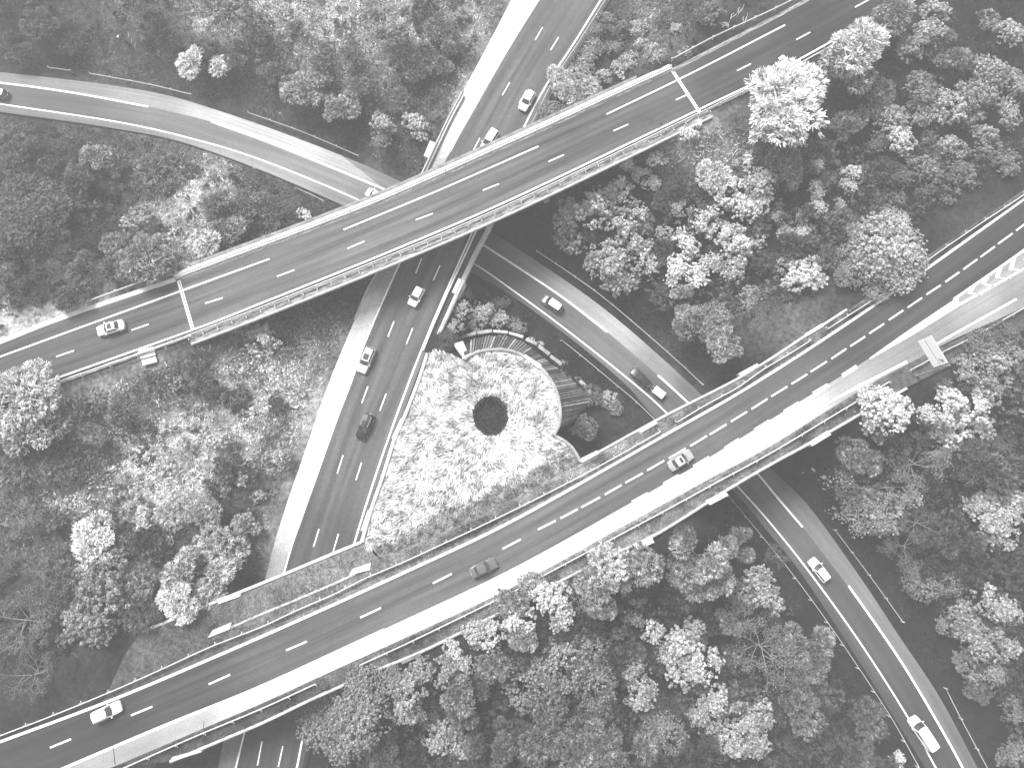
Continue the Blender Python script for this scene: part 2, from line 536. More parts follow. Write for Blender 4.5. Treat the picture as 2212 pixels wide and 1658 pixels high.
child_ribbon('drain_strip', [(1024, 515), (955, 672), (896, 823), (835, 1000), (777, 1172), (672, 1571), (653, 1658), (600, 1900)], [(1046, 491), (975, 655), (918, 800), (868, 905), (800, 1100), (784, 1172), (680, 1571), (662, 1658), (609, 1900)], ZA, M['asphalt'], mid_road, lambda a, b: 0.22 + 0 * a, 0.004, 2)  # drain beside the wall, its shade painted into the dark tone
# ------------------------------------------------------------------ painted lines
LW = 0.30
def line(pts, z, parent, w=LW, name='edge_line'):
    return strip(name, pts, z, w, M['line'], parent)
for seg in ([(-250, 862), (-60, 792), (121, 726), (350, 643), (582, 559)], [(742, 496), (950, 410), (1163, 316)], [(1310, 247), (1500, 155), (1696, 54)], [(1840, -22), (2000, -105)]):
    line(seg, ZU, upper_road, 0.26)
line(ext([(0, 859), (79, 831.5), (417, 712), (566, 654), (845, 542), (1114, 426), (1507, 238), (1663, 162.5), (1835, 68), (1956, 0)]), ZU, upper_road, 0.30)
UD = [(-42, 828, -4, 814), (121, 770, 160, 757), (284, 713, 321, 700), (443, 655, 481, 643), (598, 597, 636, 583), (750, 537, 787, 521), (898, 475, 935, 461),
      (1043, 411, 1078, 397), (1185, 349, 1218, 334.5), (1325, 283, 1357, 268.5), (1460, 216, 1490, 202), (1592, 153, 1622, 138), (1720, 86, 1750, 70), (1847, 16, 1878, -1)]
for a, b, c, d in UD: line([(a, b), (c, d)], ZU, upper_road, 0.22, 'lane_dash')

line(ext([(0, 1601), (256, 1505), (566, 1373.5), (879, 1233), (1115, 1120), (1415, 951), (1644, 819), (1915, 641), (2212, 430)]), ZL, lower_road, 0.40)
line(ext([(135, 1659), (358, 1564.5), (566, 1480), (830, 1359)], 300, 0), ZL, lower_road, 0.38)
LD = [(-60, 1683, -15, 1665), (108, 1613.7, 153.7, 1595), (283, 1544, 329, 1525), (451, 1476.7, 497, 1456), (618, 1403.7, 663, 1384.5), (778, 1333, 823, 1312), (935, 1259, 976, 1238.5), (1085, 1185, 1125, 1164),
      (1162, 1143, 1200, 1124), (1211, 1118.7, 1248, 1099), (1256, 1095, 1296, 1073.4), (1306.7, 1067.5, 1342.5, 1047), (1350.7, 1042, 1388.6, 1021.4), (1398, 1015.5, 1434.7, 994.5),
      (1444.7, 989.4, 1481, 968), (1490.8, 963, 1527, 941), (1533, 938, 1569, 916), (1579, 910, 1613.7, 888.7), (1623.5, 883, 1658, 861), (1666, 855.7, 1701, 834.4), (1709.8, 829, 1743.6, 807.8),
      (1751, 802.7, 1786, 780.4), (1796, 774.5, 1828, 753), (1836.6, 747.6, 1868.6, 726.6), (1877.6, 720, 1909.6, 699), (1919.8, 691, 1951, 670), (1960.8, 663.9, 1991.5, 643), (2001, 636, 2032, 615.7),
      (2042, 608.8, 2072, 587.8), (2081, 581.7, 2111, 560), (2118, 555, 2149, 532.5), (2156, 526.6, 2187.5, 504), (2195, 498, 2226, 475)]
for a, b, c, d in LD: line([(a, b), (c, d)], ZL, lower_road, 0.26, 'lane_dash')
for a, b, c, d in [(1820, 811, 1851, 791), (1757, 850, 1789, 831), (1694.5, 889.5, 1726.5, 870), (1631, 929, 1663, 909), (1566, 969, 1597, 949), (1499, 1008, 1532.6, 988), (1434, 1046, 1467, 1027), (1366, 1085, 1400.7, 1066)]:
    line([(a, b), (c, d)], ZL, lower_road, 0.60, 'exit_dash')
# slip lane: lower edge line and gore
line([(1800, 863), (1858, 832.5), (1959.5, 780.5)], ZL, slip, 0.42)
line([(2022, 743), (2120, 688), (2196, 645.5)], ZL, slip, 0.34)
def gore(parent):
    up = wcurve([(1880, 772), (1975, 706), (2068, 642), (2140, 592), (2212, 540), (2420, 390)], ZL)
    lo = wcurve([(1884, 776), (1940, 733), (2071, 659), (2138, 622), (2212, 580), (2420, 462)], ZL)
    strip('gore_line', [(2060, 646), (2140, 591), (2212, 540), (2420, 390)], ZL, 0.35, M['line'], parent, 0.012)
    strip('gore_line', [(2060, 664), (2138, 622), (2212, 580), (2420, 462)], ZL, 0.35, M['line'], parent, 0.012)
    ribbon('gore_nose', [(1878, 773), (1940, 729), (1975, 705), (2070, 641)], [(1880, 775.5), (1940, 741), (1975, 721), (2072, 660)], M['line'], parent, 0.008, 1, None, ZL)
    for up_, tip, low in [((2098, 619), (2090, 634), (2116, 637)), ((2128, 600), (2120, 613), (2142, 620)), ((2156, 580), (2149, 600), (2178, 602)), ((2186, 559), (2179, 582), (2214, 584)), ((2218, 537), (2211, 562), (2248, 566))]:
        m = MB()
        u_, t_, l_ = [P(q[0], q[1], ZL + 0.012) for q in (up_, tip, low)]
        wv = P(tip[0] + 9, tip[1] - 1, ZL + 0.012) - t_
        v = [t_, u_, u_ + wv, t_ + wv, l_ + wv, l_]
        m.add(v, [(0, 3, 2, 1), (0, 5, 4, 3)])
        m.build('chevron', M['line'], parent)
gore(slip)
for pts, z, par, w in (([(-20, 1657), (250, 1557), (451, 1478), (620, 1404), (780, 1334), (935, 1260), (1085, 1186)], ZL, lower_road, .05),
                       ([(1188, 30), (1100, 182), (1036, 300)], ZA, mid_road, .05), ([(925, 560), (851, 694), (794, 836), (741, 984), (689, 1143), (660, 1230)], ZA, mid_road, .04),
                       ([(872, 570), (820, 680), (777, 780)], ZA, mid_road, .07), ([(712, 960), (676, 1060), (642, 1170), (616, 1245)], ZA, mid_road, .05), ([(1120, 40), (1060, 150), (990, 290)], ZA, mid_road, .05)):
    strip('surface_seam', pts, z, w, M['joint'], par, 0.007)

line([(950, 340), (971, 330), (986, 302), (1060, 163), (1140, 20), (1175, -50)], ZA, mid_road, 0.18)
line(ext([(868, 558), (794, 726), (757, 829), (729, 901), (687, 1019), (653, 1114), (614, 1235), (525, 1594), (509, 1658)], 0, 200), ZA, mid_road, 0.26)
line(ext([(1298, 0), (1235.5, 100), (1183, 179), (1130.5, 277), (1013.4, 517), (884, 823), (766, 1170), (660, 1571), (641, 1658)]), ZA, mid_road, 0.28)
AD = [(1172, 59, 1156, 87), (1206.5, 80.7, 1189.4, 108.5), (1101, 178, 1085, 206), (1137.5, 195, 1121.5, 223.5), (1036.5, 298, 1022.4, 325), (911, 558, 898, 590), (950.5, 573, 936, 605.5), (851, 693.5, 838, 727),
      (891.5, 708.5, 877.5, 743), (794.7, 834, 781.4, 870), (834, 850, 820.5, 886.5), (741, 982.5, 728.3, 1022.5), (781, 998.6, 768.8, 1036.3), (689, 1142, 677, 1180.7), (731, 1152.5, 719.8, 1190), (566, 1600, 556, 1652), (611, 1610, 601, 1655)]
for a, b, c, d in AD: line([(a, b), (c, d)], ZA, mid_road, 0.20, 'lane_dash')

for seg in ([(-200, 160), (0, 179), (160, 201), (320, 230.5)], [(456, 263), (566, 302), (700, 355), (833, 410)], [(1037.8, 525), (1115, 575), (1215, 642), (1312, 717)], [(1421, 810), (1457, 842), (1489, 872)],
            [(1600, 985), (1636, 1022), (1680, 1075), (1734, 1138)], [(1832.8, 1264), (1890, 1345), (1953, 1438), (2022, 1553.5), (2080, 1658), (2150, 1800)]):
    line(seg, ZB, ramp_road, 0.36)
line(ext([(0, 224.6), (256, 264), (420, 301), (566, 346), (758, 424.6), (890, 492), (1018.5, 565.8), (1115, 632), (1230, 717), (1363, 823), (1445.5, 897), (1591, 1048), (1663, 1128), (1747, 1233), (1858, 1387), (1961, 1548), (2022, 1658)]), ZB, ramp_road, 0.27)

# ------------------------------------------------------------------ terrain
CTRL = [(100, 600, 10), (0, 690, 12.2), (250, 640, 10), (100, 400, 3), (300, 400, 2.5), (300, 540, 6.5), (560, 470, 3.5), (0, 330, 1.5), (450, 560, 8), (180, 680, 12),
        (100, 60, 4), (300, 80, 4), (500, 60, 6), (700, 100, 6), (900, 60, 6.5), (850, 250, 5), (650, 220, 3), (960, 120, 6.3), (500, 180, 3), (1020, 60, 6.5), (200, 130, 1), (-200, 0, 4), (0, -150, 6), (600, -150, 7),
        (650, 680, 6), (450, 760, 9), (200, 820, 11.8), (60, 900, 11.5), (300, 950, 9), (500, 950, 8), (620, 1050, 6.8), (100, 1100, 9.5), (300, 1150, 9), (100, 1350, 11), (450, 1250, 9.5), (530, 1200, 7), (30, 1500, 11.8),
        (250, 1400, 12), (350, 1390, 12.2), (700, 620, 4), (-200, 1100, 10), (-200, 1500, 11),
        (1300, 80, 8), (1400, 60, 9), (1500, 80, 10.5), (1600, 30, 12), (1250, 200, 6.5), (1400, 150, 9), (1400, -150, 8), (1900, -150, 11),
        (1300, 450, 4), (1500, 300, 9), (1560, 270, 11), (1700, 250, 11.5), (1900, 100, 12), (2100, 100, 10), (2100, 350, 9), (1900, 400, 8), (1600, 600, 5), (1500, 700, 3), (1700, 720, 10), (1850, 600, 11), (2100, 450, 11.8),
        (1350, 550, 2.5), (1500, 780, 3), (2500, 200, 9), (1180, 440, 2), (1620, 790, 10),
        (1250, 900, 1), (1350, 860, .5), (1300, 950, 1.5), (1010, 680, 3), (1100, 690, 1.2), (960, 720, 5.5), (1200, 770, .8), (1000, 900, 6), (900, 1000, 7), (1100, 1050, 7), (1150, 850, 2), (930, 800, 6.3),
        (1750, 1000, 6), (1900, 900, 11), (1750, 1080, 2), (2000, 1000, 7), (2200, 800, 11), (2100, 1200, 5), (2200, 1500, 5), (2000, 1300, 2), (2500, 1200, 6),
        (1500, 1200, 6), (1300, 1300, 9), (1600, 1300, 3), (1700, 1450, 2.5), (1400, 1500, 7), (1100, 1450, 9), (900, 1500, 8), (700, 1600, 7), (900, 1640, 7.5), (1700, 1640, 3), (1200, 1640, 7), (1200, 1900, 7), (400, 1700, 6.5)]
CW = np.array([list(P(a, b, c)) for a, b, c in CTRL])
def base_height(x, y):
    out = np.zeros(x.shape)
    den = np.zeros(x.shape)
    for cx, cy, cz in CW:
        w = 1 / ((x - cx) ** 2 + (y - cy) ** 2 + 6) ** 1.7
        out += w * cz
        den += w
    return out / den

def dist_poly(x, y, c):
    d = np.full(x.shape, 1e9)
    for i in range(len(c) - 1):
        a, b = c[i, :2], c[i + 1, :2]
        v = b - a
        L = (v * v).sum()
        t = np.clip(((x - a[0]) * v[0] + (y - a[1]) * v[1]) / L, 0, 1)
        d = np.minimum(d, (x - a[0] - t * v[0]) ** 2 + (y - a[1] - t * v[1]) ** 2)
    return np.sqrt(d)

def mid(A, B, z, n=28):
    a, b = resample(wcurve(A, z), n), resample(wcurve(B, z), n)
    return (a + b) / 2
cU = mid(U_top, U_bot, ZU)
pxU, _ = proj(cU[:, 0], cU[:, 1], cU[:, 2])
cU1, cU2 = cU[pxU < 400], cU[pxU > 1430]
cL = mid([(a, b - 45) for a, b in L_top], [(a, b + 38) for a, b in L_sh], ZL)
cA = mid(A_left, A_verge, ZA)
cB = mid(B_top, B_bot, ZB)

def graded(lo, hi, a, b, s):
    f = np.arange(a, b + s / 2, s)
    l = a - np.geomspace(2, a - lo, 14)[::-1]
    h = b + np.geomspace(2, hi - b, 14)
    return np.r_[l, f, h]
GX = graded(-380, 380, -126, 126, 0.8)
GY = graded(-330, 430, -58, 122, 0.8)
X, Y = np.meshgrid(GX, GY)
H = base_height(X, Y)
H += (fbm(X, Y, 9, 3) - 0.5) * 1.3
DU = np.minimum(dist_poly(X, Y, cU1), dist_poly(X, Y, cU2))
DL, DA, DB = dist_poly(X, Y, cL), dist_poly(X, Y, cA), dist_poly(X, Y, cB)
for D_, z_, hw, bl in ((DU, ZU, 8.5, 7), (DL, ZL, 11.5, 7), (DA, ZA, 9.2, 6), (DB, ZB, 6.2, 9)):
    H = (z_ - 0.35) * (1 - smooth((D_ - hw) / bl)) + H * smooth((D_ - hw) / bl)
def inpoly_w(x, y, poly):
    r = np.zeros(x.shape, bool)
    j = len(poly) - 1
    for i in range(len(poly)):
        xi, yi, xj, yj = poly[i][0], poly[i][1], poly[j][0], poly[j][1]
        r ^= ((yi > y) != (yj > y)) & (x < (xj - xi) * (y - yi) / (yj - yi + 1e-12) + xi)
        j = i
    return r
def wpoly(pts): return [tuple(P(a, b, c)) for a, b, c in pts]
_island = wpoly([(781, 1170, 12.4), (871, 905, 11), (923, 762, 9.5), (968, 762, 9.5), (1018, 765, 9.6), (1078, 754, 9.6), (1130, 768, 9.6), (1186, 815, 9.8), (1209, 880, 10.3), (1197, 940, 11), (1255, 997, 12), (1094, 1100, 12.5), (856, 1212, 12.5)])
_pit = wpoly([(1000, 768, 9.2), (1050, 752, 9.2), (1106, 753, 9.2), (1171, 789, 9.4), (1205, 838, 9.6), (1212, 890, 10), (1197, 940, 11), (1255, 997, 12.4), (1376, 930, 12.4), (1440, 896, 12.4), (1395, 905, 0), (1300, 815, 0), (1150, 690, 0), (1060, 640, 0), (990, 735, 2)])
_in = inpoly_w(X, Y, _island)
H = np.where(_in, np.minimum(H, 6.5), H)
_in = inpoly_w(X, Y, _pit)
H = np.where(_in, np.minimum(H, 1.6 + 1.2 * fbm(X, Y, 6, 8)), H)
DUall = dist_poly(X, Y, cU)

def gz(x, y):
    """ground height at world points"""
    i = np.clip(np.searchsorted(GX, x) - 1, 0, len(GX) - 2)
    j = np.clip(np.searchsorted(GY, y) - 1, 0, len(GY) - 2)
    fx = np.clip((x - GX[i]) / (GX[i + 1] - GX[i]), 0, 1)
    fy = np.clip((y - GY[j]) / (GY[j + 1] - GY[j]), 0, 1)
    return (H[j, i] * (1 - fx) + H[j, i + 1] * fx) * (1 - fy) + (H[j + 1, i] * (1 - fx) + H[j + 1, i + 1] * fx) * fy

# colour of the ground vegetation (dry grass pale, leaf litter and bramble dark)
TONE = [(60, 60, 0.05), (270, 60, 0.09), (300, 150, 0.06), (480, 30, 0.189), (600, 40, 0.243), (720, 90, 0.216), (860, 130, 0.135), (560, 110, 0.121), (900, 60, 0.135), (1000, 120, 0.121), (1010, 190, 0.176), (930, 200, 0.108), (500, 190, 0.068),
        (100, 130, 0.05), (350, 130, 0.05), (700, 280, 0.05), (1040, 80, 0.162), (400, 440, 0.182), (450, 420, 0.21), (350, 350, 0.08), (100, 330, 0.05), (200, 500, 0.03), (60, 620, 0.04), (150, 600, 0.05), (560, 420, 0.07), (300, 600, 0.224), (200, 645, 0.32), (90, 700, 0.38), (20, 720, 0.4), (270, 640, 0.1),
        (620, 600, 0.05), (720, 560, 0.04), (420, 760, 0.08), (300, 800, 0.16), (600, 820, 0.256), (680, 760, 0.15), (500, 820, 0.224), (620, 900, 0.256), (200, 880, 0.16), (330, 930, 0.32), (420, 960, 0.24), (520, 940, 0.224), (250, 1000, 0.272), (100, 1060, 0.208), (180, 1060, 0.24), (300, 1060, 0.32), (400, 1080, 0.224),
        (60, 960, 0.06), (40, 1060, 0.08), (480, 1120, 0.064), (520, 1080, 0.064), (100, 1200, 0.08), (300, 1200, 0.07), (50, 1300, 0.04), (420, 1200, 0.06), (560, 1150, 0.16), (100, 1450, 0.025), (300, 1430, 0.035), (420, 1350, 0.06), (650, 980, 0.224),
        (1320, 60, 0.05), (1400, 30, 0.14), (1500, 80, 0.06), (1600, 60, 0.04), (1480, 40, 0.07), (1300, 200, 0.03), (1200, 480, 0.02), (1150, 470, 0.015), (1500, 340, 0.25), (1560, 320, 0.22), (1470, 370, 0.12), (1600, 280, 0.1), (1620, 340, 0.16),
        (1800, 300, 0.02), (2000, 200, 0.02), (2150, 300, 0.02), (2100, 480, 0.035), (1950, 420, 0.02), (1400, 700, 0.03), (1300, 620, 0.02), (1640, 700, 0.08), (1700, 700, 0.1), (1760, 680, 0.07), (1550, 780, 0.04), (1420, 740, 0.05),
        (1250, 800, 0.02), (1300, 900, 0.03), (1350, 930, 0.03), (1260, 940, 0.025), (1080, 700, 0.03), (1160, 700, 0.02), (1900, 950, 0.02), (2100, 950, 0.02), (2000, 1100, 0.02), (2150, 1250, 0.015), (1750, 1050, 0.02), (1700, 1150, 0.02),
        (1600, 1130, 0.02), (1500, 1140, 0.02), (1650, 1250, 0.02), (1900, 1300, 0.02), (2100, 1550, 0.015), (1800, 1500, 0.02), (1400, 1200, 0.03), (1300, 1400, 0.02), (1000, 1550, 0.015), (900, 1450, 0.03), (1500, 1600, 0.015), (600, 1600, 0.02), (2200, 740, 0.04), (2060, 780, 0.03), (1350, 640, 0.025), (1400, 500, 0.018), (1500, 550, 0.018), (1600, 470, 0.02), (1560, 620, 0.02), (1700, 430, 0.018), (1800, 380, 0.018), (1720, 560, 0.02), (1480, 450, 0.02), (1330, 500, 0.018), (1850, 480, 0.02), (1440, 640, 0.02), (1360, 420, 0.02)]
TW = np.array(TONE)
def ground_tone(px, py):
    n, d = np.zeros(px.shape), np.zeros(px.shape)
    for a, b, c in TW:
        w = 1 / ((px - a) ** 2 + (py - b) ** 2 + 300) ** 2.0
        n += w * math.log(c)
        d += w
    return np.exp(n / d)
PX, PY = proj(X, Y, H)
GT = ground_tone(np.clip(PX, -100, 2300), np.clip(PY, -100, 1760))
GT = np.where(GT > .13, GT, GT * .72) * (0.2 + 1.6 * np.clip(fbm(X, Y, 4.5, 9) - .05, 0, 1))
nx_, ny_ = len(GX), len(GY)
ii, jj = np.meshgrid(np.arange(nx_ - 1), np.arange(ny_ - 1))
i0 = (jj * nx_ + ii).ravel()
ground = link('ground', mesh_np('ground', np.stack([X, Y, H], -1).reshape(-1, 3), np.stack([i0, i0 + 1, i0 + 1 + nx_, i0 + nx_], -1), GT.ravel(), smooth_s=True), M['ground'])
tag(ground, 'scrubby ground with grass and leaf litter', kind='structure')

def gtone(x, y):
    i = np.clip(np.searchsorted(GX, x) - 1, 0, len(GX) - 2)
    j = np.clip(np.searchsorted(GY, y) - 1, 0, len(GY) - 2)
    return GT[j, i]

# ------------------------------------------------------------------ haze: added even volume that lifts the dark tones
hz = MB().box((0, 50, 59.5), (860, 860, 123)).build('added_haze', None)
hm = bpy.data.materials.new('added_haze_air')
hm.use_nodes = True
hm.node_tree.nodes.clear()
ho = hm.node_tree.nodes.new('ShaderNodeOutputMaterial')
hv = hm.node_tree.nodes.new('ShaderNodeVolumePrincipled')
hv.inputs['Color'].default_value = (0.95, 0.95, 0.95, 1)
hv.inputs['Density'].default_value = 0.00075
hm.node_tree.links.new(hv.outputs[0], ho.inputs['Volume'])
hz.data.materials.append(hm)
tag(hz, 'thin added veil lifting the dark tones over the junction', kind='stuff')

# ------------------------------------------------------------------ bridges
def solid_between(name, A, B, z, th, mat, parent, dz=0.0):
    """slab whose top lies between two picture curves"""
    a, b = wcurve(A, z), wcurve(B, z)
    n = max(4, int(max(plen(a), plen(b)) / 2))
    a, b = resample(a, n), resample(b, n)
    V = np.concatenate([a, b, a - [0, 0, th], b - [0, 0, th]])
    V[:, 2] += dz
    i = np.arange(n - 1)
    F = [np.stack([i, i + 1, n + i + 1, n + i], -1), np.stack([2 * n + i, 3 * n + i, 3 * n + i + 1, 2 * n + i + 1], -1),
         np.stack([i, 2 * n + i, 2 * n + i + 1, i + 1], -1), np.stack([n + i, n + i + 1, 3 * n + i + 1, 3 * n + i], -1),
         np.array([[0, n, 3 * n, 2 * n], [n - 1, 3 * n - 1, 4 * n - 1, 2 * n - 1]])]
    return link(name, mesh_np(name, V, np.concatenate(F), np.ones(len(V)), V[:, :2]), mat, parent)

ub = thing('road_bridge', 'long straight concrete bridge carrying the two-lane road over both roads below', 'bridge')
uN = [(381, 604), (566, 535), (702, 484), (856, 422), (1115, 306), (1452, 151)]
uS = [(405, 718), (566, 656), (845, 544), (1114, 428), (1525, 231)]
solid_between('deck', uN, uS, ZU, 1.1, M['concrete_dark'], ub, -0.01)
cN, cS = wcurve(uN, ZU), wcurve(uS, ZU)
# north-west edge beam: pale concrete, darker outer ledge
ribbon('gutter', offset(cN, -0.25), offset(cN, 0.28), M['concrete_stained'], ub, 0.012, 1, None, raw=True)
ribbon('edge_beam_top', offset(cN, 0.32), offset(cN, 1.10), M['concrete_white'], ub, 0.06, 1, None, raw=True)
sweep('edge_beam', offset(cN, 0.62), [(-.58, -.9), (.58, -.9), (.58, 0.05), (-.58, 0.05)], M['concrete'], ub)
sweep('drip_ledge', offset(cN, 1.75), [(-.5, -.9), (.5, -.9), (.5, -.75), (-.5, -.75)], M['concrete_dark'], ub)
# south-east edge beam: stained walkway strip with a bright outer rim
ribbon('walkway', offset(cS, -0.62), offset(cS, -1.95), M['concrete_stained'], ub, 0.10, 3, None, raw=True)
sweep('edge_beam', offset(cS, -1.28), [(-.66, -.9), (.3, -.9), (.66, 0.09), (-.66, 0.09)], M['concrete_dark'], ub)
sweep('outer_rim', offset(cS, -2.12), [(-.15, -.22), (.15, -.22), (.15, 0.2), (-.15, 0.2)], M['concrete'], ub)
sweep('kerb', offset(cS, -0.50), [(-.11, -.3), (.11, -.3), (.11, 0.14), (-.11, 0.14)], M['concrete_white'], ub)
for (a, b, c, d) in ((384, 600, 417, 713), (1448, 146, 1511, 242)):
    strip('expansion_joint', [(a, b), (c, d)], ZU, 0.55, M['concrete_white'], ub, 0.011)
    strip('joint_seal', [(a + 1, b), (c + 1, d)], ZU, 0.12, M['joint'], ub, 0.016)
# piers that carry it
for (px, py) in ((700, 560), (1175, 350)):
    q = P(px, py, ZU)
    MB().box((q[0], q[1], 5.7), (1.0, 5, 12), R(24)).build('pier', M['concrete'], ub)
# rails on the bridge edges
def make_rail(label, curve, z, group, hgt=0.75, step=4.0, w=0.16, out=1, name='guard_rail', raw=None, gaps=None, tick=0.45, postw=0.10):
    c = raw if raw is not None else wcurve(curve, z, 1.0)
    if isinstance(z, str):
        c[:, 2] = gz(c[:, 0], c[:, 1]) + 0.05
    if z == 0.1: w, tick, postw, hgt = w * .55, .28, .07, .6
    base = c[0].copy()
    t = thing(name, label, 'guard rail', tuple(base), 0, group)
    loc = c - base
    r = sweep('rail', loc + [0, 0, hgt], [(-w / 2, -.3), (w / 2, -.3), (w / 2, 0), (-w / 2, 0)], M['steel'], t)
    n = int(plen(loc) / step) + 1
    pp = resample(loc, max(2, n))
    tg = np.gradient(pp[:, :2], axis=0)
    pm = None
    for k in range(len(pp)):
        if pm is None:
            pm = MB().box((0, out * tick / 2, hgt / 2 - 0.12), (postw, tick, 0.06)).box((0, out * 0.12, (hgt - 0.05) / 2 - .3), (postw, 0.14, hgt + .5)).mesh('post')
        a = math.atan2(tg[k][1], tg[k][0])
        o = link('post', pm, M['steel'], t)
        o.location = (pp[k][0], pp[k][1], pp[k][2] + (hgt * 0.5 + 0.05 if False else 0.15))
        o.rotation_euler = (0, 0, a)
    return t
GR = 'steel guard rails along the roads'
sN = offset(cN, 0.42)
make_rail('low steel rail along the upper edge of the high bridge', None, ZU, GR, 0.55, 4.2, 0.10, 1, raw=sN + [0, 0, .05])
bS = offset(cS, -1.0)
t = make_rail('steel rail with leaning posts along the lower edge of the high bridge', None, ZU, GR, 0.65, 2.35, 0.07, -1, raw=offset(cS, -0.72) + [0, 0, .1], tick=0.75, postw=0.09)
# bridge that carries the three-lane road over the slip road
ab = thing('road_bridge', 'short concrete bridge under the high one, carrying three lanes over the slip road', 'bridge')
aR = [(1080, 420), (1052, 491), (1028, 543), (1006, 588), (985, 628), (965, 668)]
aL = [(955, 290), (917, 371), (860, 490), (820, 584)]
solid_between('deck', [(962, 270)] + aL[1:], [(1140, 310), (1080, 420), (1028, 543), (1000, 600)], ZA, 1.0, M['concrete_dark'], ab, -0.02)
cAR = wcurve([(1075, 452), (1052, 500), (1020, 562), (985, 640), (948, 722)], ZA)
sweep('parapet', wcurve([(1063, 425), (1033, 491), (975, 617), (940, 696), (915, 757)], ZA), [(-.12, 0), (.12, 0), (.12, .5), (-.12, .5)], M['concrete_white'], ab)
sweep('edge_beam', cAR, [(-.35, -1), (.35, -1), (.35, .12), (-.35, .12)], M['concrete'], ab)
sweep('railing', offset(cAR, -0.2), [(-.04, .5), (.04, .5), (.04, .6), (-.04, .6)], M['steel'], ab)
sweep('railing', offset(cAR, 0.2), [(-.04, .5), (.04, .5), (.04, .6), (-.04, .6)], M['steel'], ab)
ribbon('footway', offset(cAR, 0.36), wcurve([(1070, 440), (1036, 495), (1003, 562), (967, 640), (930, 722)], ZA), M['joint'], ab, 0.006, 1, None, raw=True)
def quad_block(name, pts, z, h, mat, parent=None):
    w = [P(a, b, z) for a, b in pts]
    m = MB()
    m.add([*w, *[q - np.array([0, 0, h]) for q in w]], [(0, 1, 2, 3), (7, 6, 5, 4), (0, 4, 5, 1), (1, 5, 6, 2), (2, 6, 7, 3), (3, 7, 4, 0)])
    return m.build(name, mat, parent)
quad_block('abutment_block', [(1003, 602), (1006, 608), (985, 637), (975, 630)][::1] if False else [(990, 600), (1005, 606), (989, 637), (976, 631)], ZA + .35, 3, M['concrete_white'], ab)
quad_block('abutment_block', [(929, 303), (942, 309), (927, 342), (915, 336)], ZA + .35, 3, M['concrete'], ab)
wall('parapet', [(1000, 195), (968, 255), (925, 345), (905, 385)], ZA + .3, 2, .22, M['concrete'], ab)
wall('parapet', [(1003, 206), (975, 258), (932, 348), (912, 390)], ZA + .5, 2, .12, M['concrete_dark'], ab)
wall('parapet', [(823, 575), (800, 612), (786, 640), (765, 690)], ZA + .2, 1, .2, M['concrete'], ab)
quad_block('abutment_block', [(797, 607), (806, 612), (789, 640), (776, 632)], ZA - .6, 3, M['concrete_dark'], ab)

# overpass under the wide lower road: grassed deck held between long parapets
lb = thing('road_bridge', 'wide grassed overpass carrying the lower road across the road and the cutting', 'bridge')
wN1 = [(230, 1394), (307, 1364), (340, 1350), (471, 1297), (566, 1259), (680, 1212), (781, 1170)]
wN2 = [(1255, 997), (1310, 967), (1376, 930.5), (1440, 896), (1584, 823), (1663, 776), (1741, 724.6), (1779, 701), (1830, 668)]
wS = [(366, 1645), (433, 1617), (566, 1561), (664, 1514), (740, 1480), (815, 1446), (900, 1412), (989, 1369), (1100, 1313), (1225, 1247.5), (1335, 1193), (1414, 1156), (1490, 1110), (1566, 1061), (1663, 1004), (1753, 955), (1863, 892), (1960, 838)]
solid_between('deck', [(400, 1326), (471, 1297), (566, 1259), (781, 1170), (830, 1220), (1000, 1170), (1255, 1010), (1376, 930.5), (1584, 823), (1741, 724.6), (1830, 668)], wS, ZL - 0.22, 1.0, M['concrete_dark'], lb)
capN1 = wall('parapet', wN1[1:], ZL + .15, 1.3, .42, M['concrete_white'], lb)
wall('parapet', wN2, ZL + .15, 1.3, .40, M['concrete'], lb)
wall('parapet', wS, ZL + .15, 1.3, .40, M['concrete'], lb)
wall('inner_wall', [(497, 1356), (548, 1333), (640, 1295), (753, 1246), (801, 1216)], ZL + .1, .6, .36, M['concrete'], lb)
def slab(q, name='parapet_block', mat='concrete_white', z=ZL + .22, h=1.2, p=lb): return quad_block(name, q, z, h, M[mat], p)
slab([(471, 1304), (472, 1292), (519, 1276), (519, 1287)])
slab([(449, 1377), (459, 1360), (500, 1343), (497, 1358)], 'inner_block', 'concrete')
slab([(753, 1242), (762, 1228), (801, 1215), (799, 1230)], 'inner_block', 'concrete_white')
slab([(1376, 928), (1415, 907), (1421, 914), (1384, 935)], 'parapet_block', 'concrete')
slab([(1595, 806), (1636, 784), (1641, 791), (1602, 813)], 'parapet_block', 'concrete')
slab([(1740, 720), (1776, 698), (1780, 704), (1744, 725)], 'parapet_block', 'concrete_white')
slab([(1254, 990), (1290, 972), (1294, 979), (1257, 999)], 'parapet_block', 'concrete_white')
slab([(1524, 1081), (1566, 1060), (1574, 1069), (1534, 1090)], 'parapet_block', 'concrete_white')
slab([(1408, 1160), (1414, 1171)] + [(1377, 1187), (1371, 1176)], 'parapet_block', 'concrete')
slab([(1747, 955), (1787, 930), (1796, 938), (1755, 963)], 'parapet_block', 'concrete_white')
slab([(865, 1428), (907, 1409), (910, 1415), (869, 1434)], 'parapet_block', 'concrete_dark')
slab([(366, 1645), (372, 1634), (434, 1617), (436, 1623), (366, 1645)][:4], 'parapet_block', 'concrete')
for (a, b, c, d) in ((244, 1608, 249, 1650), (441, 1560, 439, 1578)):
    strip('shoulder_joint', [(a, b), (c, d)], ZL, 0.10, M['joint'], lb, 0.02)

